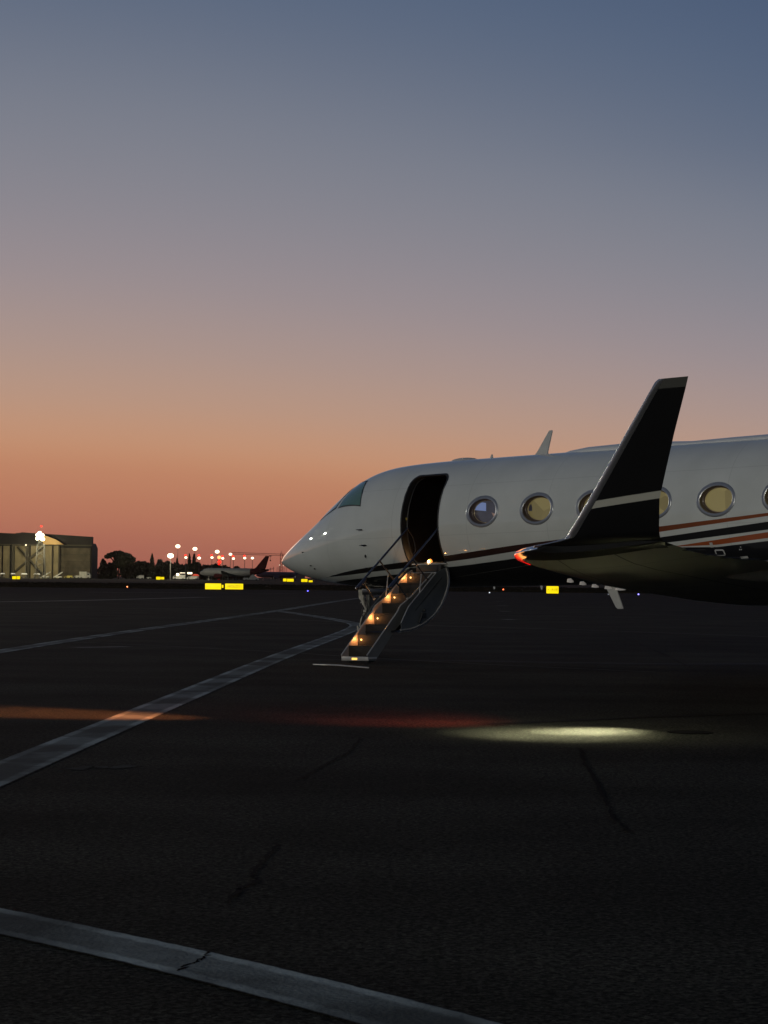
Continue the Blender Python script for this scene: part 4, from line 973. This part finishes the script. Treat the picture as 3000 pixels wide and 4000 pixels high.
# trees
def leafcloud(blobs, n, size, seed):
    rd = random.Random(seed); mb = MB()
    tot = sum(b[3]*b[4] for b in blobs)
    for (cx, cy, cz, rx, rz) in blobs:
        k = int(n*rx*rz/tot)
        for _ in range(k):
            u = rd.uniform(-1, 1); a = rd.uniform(0, 2*math.pi); r = rd.random()**.38
            s = math.sqrt(1-u*u); p = Vector((cx+rx*r*s*math.cos(a), cy+rx*.8*r*s*math.sin(a), cz+rz*r*u))
            q = Euler((rd.uniform(0, 6.3), rd.uniform(0, 6.3), 0)).to_matrix(); z = size*rd.uniform(.5, 1.3)
            mb.quad(p+q@Vector((-z, -z*.6, 0)), p+q@Vector((z, -z*.6, 0)), p+q@Vector((z*.7, z*.7, 0)), p+q@Vector((-z*.6, z*.8, 0)))
    return mb
def tree(kind, px, pytop, wpx, Y, lab, seed, group='trees along the far side of the airfield'):
    o = empty(kind, gz(px, Y)); tag(o, lab, 'tree', group)
    H = at(px, pytop, Y).z; w = wpx*PXM(Y)/2
    rd = random.Random(seed)
    if kind == 'umbrella_pine':
        bl = [(-.72*w, 0, H*.80, w*.22, H*.055), (-.45*w, 0, H*.86, w*.3, H*.08), (0, 0, H*.90, w*.5, H*.10), (.4*w, 1, H*.84, w*.42, H*.10), (.15*w, 0, H*.75, w*.5, H*.12), (.75*w, 0, H*.70, w*.35, H*.13), (.1*w, 0, H*.55, w*.55, H*.14)]
        limbs = [[(0, 0, 0), (.1, 0, H*.4), (-.1*w, 0, H*.85)], [(0, 0, H*.4), (.4*w, 0, H*.78)], [(0, 0, H*.45), (-.6*w, 0, H*.82)]]
        n = 2600
    elif kind == 'cypress':
        bl = [(0, 0, H*f, w*s, H*.13) for f, s in ((.12, .7), (.27, .95), (.43, 1), (.58, .85), (.72, .62), (.84, .38), (.93, .2))]
        limbs = [[(0, 0, 0), (0, 0, H*.6)]]; n = 1300
    else:
        bl = [(rd.uniform(-.6, .6)*w, rd.uniform(-.4, .4)*w, H*rd.uniform(.45, .80), w*rd.uniform(.35, .55), H*rd.uniform(.14, .24)) for _ in range(7)]
        bl += [(rd.uniform(-.3, .3)*w, 0, H*.84, w*.4, H*.14), (0, 0, H*.28, w*.9, H*.26)]
        limbs = [[(0, 0, 0), (.2, 0, H*.5)], [(0, 0, H*.3), (.4*w, 0, H*.6)], [(0, 0, H*.3), (-.4*w, 0, H*.6)]]; n = 2200
    tb = MB()
    for l_ in limbs: tb.tube(l_, [.35*(1-.5*i/len(l_)) for i in range(len(l_))], 6)
    tb.build('trunk', M['bark'], o)
    leafcloud(bl, n, .55 if kind != 'cypress' else .42, seed).build('crown', M['leaf'], o)
tree('umbrella_pine', 462, 2153, 120, 1020, 'large spreading pine standing highest right of the hangar', 1)
tree('cypress', 593, 2167, 24, 1030, 'single cypress between the big pine and the floodlight mast', 2)
tree('cypress', 691, 2184, 12, 1040, 'small slim cypress right of the brightest floodlight mast', 3)
tree('cypress', 739, 2168, 18, 1030, 'left one of the twin cypresses between the lamps', 4)
tree('cypress', 757, 2168, 24, 1032, 'right and broader one of the twin cypresses between the lamps', 5)
bt = [(400, 2182, 30, 'low round tree beside the hangar wall'), (432, 2197, 60, 'dark bushy tree left under the big pine'), (500, 2186, 80, 'dark bushy tree right under the big pine'),
      (545, 2190, 60, 'dark bushy tree left of the single cypress'), (572, 2192, 50, 'dark bushy tree at the foot of the single cypress'), (622, 2184, 36, 'dark tree just right of the single cypress'), (648, 2192, 60, 'greyish tree left behind the brightest mast'),
      (680, 2197, 40, 'greyish tree right behind the brightest mast'), (712, 2205, 50, 'low tree left of the twin cypresses'), (775, 2196, 40, 'low tree right at the foot of the twin cypresses'),
      (802, 2206, 60, 'low tree above the far airliner\'s nose'), (838, 2202, 46, 'dark tree left below the red lamps'), (872, 2206, 50, 'dark tree right below the red lamps'),
      (892, 2214, 40, 'low tree behind the airliner\'s front cabin'), (920, 2212, 36, 'rounded tree behind the middle of the far airliner'), (950, 2222, 60, 'lowest tree behind the airliner\'s wing'), (410, 2215, 80, 'low shrubby tree at the corner of the hangar'), (600, 2212, 90, 'low shrubby tree behind the white van')]
for i, (px, py, w, lab) in enumerate(bt): tree('bushy_tree', px, py, w, 1040+4*i, lab, 20+i)

# airliners
def airliner(px, Y, yaw, L_, body, tailm, lab, nose_m=None):
    o = empty('airliner', gz(px, Y), (0, 0, R(yaw))); tag(o, lab, 'airliner')
    s = L_/37.5; zc = 3.9*s; r0 = 2.0*s
    rr = []; rd_ = []
    for x, r, dz in ((0, .05, -.5), (.4, .6, -.45), (1.2, 1.1, -.3), (2.6, 1.65, -.1), (4.5, 1.95, 0), (6, 2.0, 0), (24, 2.0, 0), (28, 1.75, .2), (32, 1.2, .6), (35.5, .6, .95), (37.5, .15, 1.1)):
        rr.append([(x*s, r*s*math.cos(2*math.pi*k/24), zc+dz*s+r*s*math.sin(2*math.pi*k/24)) for k in range(24)])
    MB().loft(rr[:8]).build('fuselage', body, o, smooth=True)
    MB().loft(rr[7:]).build('tail_cone', tailm, o, smooth=True)
    MB().box((2.1*s, 0, zc+.75*s), (1.4*s, 2.4*s, .5*s)).build('cockpit_window', M['veh_glass'], o)
    MB().loft([[Vector((x0*s+p[0]*c*s, p[1]*.09*c*s, z*s)) for p in UP[::-1]+LO[1:]] for z, x0, c in ((5.2, 28.6, 6.6), (6.4, 30.4, 5.4), (11.8, 35.4, 2.0))]).build('fin', tailm, o, smooth=True, sharp=40)
    for sg in (-1, 1):
        MB().loft([[Vector((x0*s+p[0]*c*s, sg*y*s, z*s+p[1]*.11*c*s)) for p in UP[::-1]+LO[1:]] for y, x0, c, z in ((1.5, 12.2, 6.5, 3.0), (6, 15.2, 3.9, 3.4), (17, 20.5, 1.5, 4.5))]).build('wing', body, o, smooth=True, sharp=40)
        MB().loft([[Vector((x0*s+p[0]*c*s, sg*y*s, z*s+p[1]*.1*c*s)) for p in UP[::-1]+LO[1:]] for y, x0, c, z in ((.5, 32.6, 3.6, 5.2), (6.2, 36, 1.4, 5.8))]).build('tailplane', tailm, o, smooth=True, sharp=40)
        e_ = MB().loft([[(x*s, sg*5.7*s+r*s*math.cos(2*math.pi*k/16), 2.1*s+r*s*math.sin(2*math.pi*k/16)) for k in range(16)] for x, r in ((11.3, .9), (11.6, 1.1), (13.5, 1.1), (15.3, .7))]).build('engine', M['air_red'] if tailm == M['air_red'] else body, o, smooth=True)
        MB().tube([(17.6*s, sg*3.8*s, 2.8*s), (17.6*s, sg*3.8*s, .6*s)], .22*s, 8).tube([(17.6*s, sg*3.3*s, .6*s), (17.6*s, sg*4.3*s, .6*s)], .6*s, 14).build('main_gear', M['rubber'], o)
    MB().tube([(5*s, 0, 2.4*s), (5*s, 0, .45*s)], .15*s, 8).tube([(5*s, -.35*s, .42*s), (5*s, .35*s, .42*s)], .42*s, 14).build('nose_gear', M['gear_white'], o)
    return o
airliner(780, 985, -24, 37.5, M['air_white'], M['air_red'], 'parked airliner with pale nose and tall dark red tail fin')
airliner(1000, 1120, 10, 30, M['air_grey'], M['air_grey'], 'dark grey airliner partly hidden behind the nose of the jet')

# ground vehicles far away
def vehicle(kind, px, Y, wpx, hpx, m, lab, cat, group=None, cabin=.32, yaw=0):
    o = empty(kind, gz(px, Y), (0, 0, R(yaw))); tag(o, lab, cat, group)
    w = wpx*PXM(Y); h = hpx*PXM(Y)
    cw_ = w*cabin
    MB().prism([(-w/2+cw_, .5), (w/2, .5), (w/2, h), (-w/2+cw_+.1, h)], 1, -1.1, 1.1).build('body', m, o)
    MB().prism([(-w/2, .5), (-w/2+cw_-.05, .5), (-w/2+cw_-.05, h*.86), (-w/2+cw_*.35, h*.86), (-w/2, h*.55)], 1, -1.05, 1.05).build('cab', m, o)
    MB().box((-w/2+cw_*.55, 0, h*.66), (cw_*.5, 2.16, h*.2)).build('window', M['veh_glass'], o)
    for fx_ in (-.32, .32):
        for sy in (-1, 1): MB().tube([(fx_*w, sy*.85, .45), (fx_*w, sy*1.12, .45)], .45, 12).build('wheel', M['rubber'], o)
    return o
def cart(px, wpx, lab, Y=985):
    o = empty('baggage_cart', gz(px, Y)); tag(o, lab, 'cart', 'carts with white tops before the hangar')
    w = wpx*PXM(Y)
    MB().box((0, 0, .6), (w, 1.6, .15)).build('bed', M['steel'], o)
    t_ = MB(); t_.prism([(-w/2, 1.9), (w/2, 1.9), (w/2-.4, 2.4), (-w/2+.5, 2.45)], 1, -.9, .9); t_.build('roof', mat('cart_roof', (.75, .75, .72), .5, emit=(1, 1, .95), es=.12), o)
    for sx in (-1, 1): MB().tube([(sx*w*.42, 0, .6), (sx*w*.42, 0, 1.95)], .06, 5).build('post', M['steel'], o)
    for sx in (-1, 1): MB().tube([(sx*w*.35, -.8, .3), (sx*w*.35, .8, .3)], .3, 10).build('wheel', M['rubber'], o)
cart(10, 18, 'white topped cart at the left edge before the hangar'); cart(51, 17, 'white topped cart above the leftmost yellow sign')
cart(94, 24, 'white topped cart between the leftmost sign and the pylon'); cart(144, 25, 'white topped cart at the foot of the floodlight pylon')
def loader(px, lab, Y=980):
    o = empty('belt_loader', gz(px, Y)); tag(o, lab, 'belt loader', 'belt loaders before the hangar')
    MB().box((0, 0, .8), (3.6, 1.8, .7)).build('chassis', M['veh_white'], o)
    MB().prism([(-2.4, .5), (-1.4, .5), (2.2, 2.9), (2.3, 3.3), (1.6, 3.1)], 1, -.6, .6).build('belt', mat('belt_pale', (.42, .42, .40), .5), o)
    for sx in (-1, 1): MB().tube([(sx*1.2, -.9, .4), (sx*1.2, .9, .4)], .4, 10).build('wheel', M['rubber'], o)
loader(178, 'pale belt loader right of the floodlight pylon'); loader(226, 'pale belt loader before the dark hangar door')
vehicle('baggage_tug', 268, 980, 30, 12, M['veh_yellow'], 'low yellow tug between the belt loader and white truck', 'tug')
vehicle('baggage_tug', 300, 985, 22, 13, M['veh_white'], 'low white tug close to the white truck', 'tug')
vehicle('box_truck', 332, 985, 42, 28, M['veh_white'], 'white box truck before the right end of the hangar', 'truck', yaw=180)
vehicle('van', 548, 985, 27, 16, M['veh_white'], 'white van standing before the dark trees', 'van')
vehicle('baggage_tug', 580, 985, 20, 9, M['veh_white'], 'low pale tug left of the distant double yellow sign', 'tug')
v = vehicle('service_truck', 700, 975, 48, 20, M['veh_white'], 'white service truck with a lit headlamp below the brightest mast', 'truck')
MB().ball((at(693, 2244, 972).x-v.location.x, -1.6, at(693, 2244, 972).z), (.75, .3, .6), 10, 6).build('headlamp', M['lamp'], v, smooth=True)
v2 = vehicle('van', 752, 975, 44, 15, M['veh_white'], 'white van with a bright roof bar before the airliner\'s nose', 'van')
MB().box((at(742, 2239, 975).x-v2.location.x, -.5, at(742, 2239, 975).z), (2.1, .4, .8)).build('light_bar', M['lamp'], v2)
MB().box((at(713, 2238, 975).x-v.location.x, -.5, at(713, 2238, 975).z), (2.4, .4, .35)).build('light_bar', M['lamp_dim'], v)
cn_ = empty('red_awning', gz(765, 970)); tag(cn_, 'small red pitched canopy beside the airliner\'s nose', 'canopy')
MB().prism([(-1.7, 2.0), (1.7, 2.0), (.9, 2.8), (-.9, 2.9)], 1, -1, 1).build('cover', M['veh_red'], cn_)
MB().tube([(-1.4, -.9, 0), (-1.4, -.9, 2)], .06, 5).tube([(1.4, -.9, 0), (1.4, -.9, 2)], .06, 5).build('post', M['steel'], cn_)
so_ = empty('boarding_stairs', gz(990, 965)); tag(so_, 'pale mobile boarding stairs below the red airliner tail', 'stairs')
MB().prism([(-2.6, .5), (-1.2, .5), (2.4, .5), (2.4, 1.0), (-.2, 3.0), (-.9, 2.7)][::-1], 1, -.8, .8).build('flight', M['veh_white'], so_)
MB().box((-3.6, 0, .9), (2.2, 1.6, .9)).build('cab', M['veh_white'], so_)
for sx in (-3.4, 1.4): MB().tube([(sx, -.8, .4), (sx, .8, .4)], .4, 10).build('wheel', M['rubber'], so_)
vehicle('service_truck', 1168, 960, 46, 26, mat('truck_tan', (.22, .15, .12), .6), 'tan truck just under the nose of the jet', 'truck')

# illuminated airfield signs
def txt(body, size, m, parent, loc):
    c = bpy.data.curves.new('lettering', 'FONT'); c.body = body; c.size = size; c.align_x = 'CENTER'; c.align_y = 'CENTER'; c.extrude = .002
    o = bpy.data.objects.new('lettering', c); bpy.context.scene.collection.objects.link(o); c.materials.append(m)
    o.parent = parent; o.location = loc; o.rotation_euler = (R(90), 0, 0)
    bpy.context.view_layer.update()
    me = bpy.data.meshes.new_from_object(o.evaluated_get(bpy.context.evaluated_depsgraph_get())); bpy.data.objects.remove(o); bpy.data.curves.remove(c)
    me.name = 'lettering'; o = bpy.data.objects.new('lettering', me); COL.objects.link(o)
    o.parent = parent; o.location = loc; o.rotation_euler = (R(90), 0, 0)
    return o
def sign(px0, px1, py0, py1, Y, lab, text='', size=.5, dots=()):
    c = (px0+px1)/2; g_ = gz(c, Y); o = empty('airfield_sign', g_); tag(o, lab, 'airfield sign', 'lit yellow airfield signs')
    w = (px1-px0)*PXM(Y); z1 = at(c, py0, Y).z; z0_ = max(.10, at(c, py1, Y).z)
    MB().box((0, .12, (z0_+z1)/2), (w+.12, .2, z1-z0_+.12)).build('frame', M['sign_frame'], o)
    MB().box((0, 0, (z0_+z1)/2), (w, .06, z1-z0_)).build('face', M['yellow_sign'], o, bevel=.02)
    for sx in (-.36, .36): MB().tube([(sx*w, .12, 0), (sx*w, .12, z0_)], .035, 6).build('leg', M['sign_frame'], o)
    if text: txt(text, size, M['sign_ink'], o, (0, -.034, (z0_+z1)/2))
    for dx, r in dots: MB().ball((dx, -.035, (z0_+z1)/2), (r, .01, r), 8, 6).build('mark', M['sign_ink'], o)
    return o
sign(802, 864, 2279, 2302, 240, 'left half of the big yellow sign pair, nearest left sign', dots=((-.65, .04), (-.3, .03), (.62, .03)))
sign(866.5, 873, 2285, 2296, 240, 'tiny square yellow sign between the two big ones')
sign(880, 950, 2280, 2302, 240, 'big yellow sign lettered HOLDY', 'HOLDY', .46, dots=((.85, .04),))
sign(2135, 2182, 2290, 2318, 232, 'yellow sign seen under the wing of the jet', '+ :AVE', .42)
for a, b, y0, y1, Y, lab in ((48, 63, 2251, 2262, 640, 'leftmost distant yellow sign, left panel'), (65, 78, 2251, 2262, 640, 'leftmost distant yellow sign, right panel'),
      (610, 627, 2253, 2264, 640, 'small distant yellow sign left of the brightest mast, left panel'), (629, 641, 2254, 2263, 640, 'small distant yellow sign left of the brightest mast, right panel'),
      (1106, 1119, 2260, 2271, 600, 'narrow distant yellow sign left of the jet\'s chin'), (1121, 1147, 2261, 2272, 600, 'long distant yellow sign left of the jet\'s chin'),
      (1177, 1187, 2262, 2273, 600, 'narrow distant yellow sign right under the jet\'s chin'), (1188, 1201, 2262, 2273, 600, 'wider distant yellow sign right under the jet\'s chin'), (1206, 1221, 2267, 2274, 600, 'low distant yellow sign rightmost under the jet\'s chin')):
    sign(a, b, y0, y1, Y, lab)
# taxiway edge lights and markers
def edge_light(px, py, col, es, lab, r=.07, grp='small taxiway edge lights'):
    g_ = ground(px, py+6); o = empty('edge_light', g_); tag(o, lab, 'taxiway light', grp); k = g_.y/235
    MB().tube([(0, 0, 0), (0, 0, .16)], .03, 8).build('stem', M['sign_frame'], o)
    MB().ball((0, 0, .2), (r*k, r*k, r*k), 10, 6).build('lens', mat('edge_lens', col, .3, emit=col, es=es), o, smooth=True)
edge_light(497, 2292, (1, .25, .08), 5, 'small orange taxiway light at left')
edge_light(1202, 2310, (.12, .1, 1), 5, 'small blue taxiway light under the jet\'s nose')
edge_light(2494, 2323, (.25, .22, 1), 6, 'small blue taxiway light under the wing')
edge_light(1966, 2302, (1, .16, .05), 5, 'small red light under the jet\'s belly')
edge_light(1912, 2316, (.8, .85, .9), 1.2, 'small white light under the jet\'s belly')
edge_light(2376, 2323, (.6, .65, .75), .6, 'dim whitish taxiway light left of the blade antenna', .05)
for px, lab in ((1930, 'small pale marker board left of the red light'), (2115, 'small pale marker board left of the yellow sign under the wing')):
    o = empty('marker_board', gz(px, 250)); tag(o, lab, 'marker', 'pale marker boards on the grass')
    MB().prism([(-.15, .9), (.15, .95), (.12, .45), (-.02, .4)], 1, -.02, .02).build('board', mat('marker_pale', (.3, .3, .28), .7, emit=(1, 1, .9), es=.08), o)
    MB().tube([(.03, 0, 0), (.03, 0, .5)], .03, 6).build('post', M['sign_frame'], o)

# evening haze over the airfield
if True:
    hb = MB().box((0, 850, 26), (900, 1860, 60)).build('haze', [])
    hm = bpy.data.materials.new('haze_air'); hm.use_nodes = True; n_ = hm.node_tree.nodes; n_.clear()
    out = n_.new('ShaderNodeOutputMaterial'); pv = n_.new('ShaderNodeVolumePrincipled'); pv.inputs['Color'].default_value = (.9, .9, .9, 1)
    pv.inputs['Density'].default_value = .000015; pv.inputs['Anisotropy'].default_value = .9
    hm.node_tree.links.new(pv.outputs[0], out.inputs['Volume']); hb.data.materials.append(hm); hb['kind'] = 'stuff'
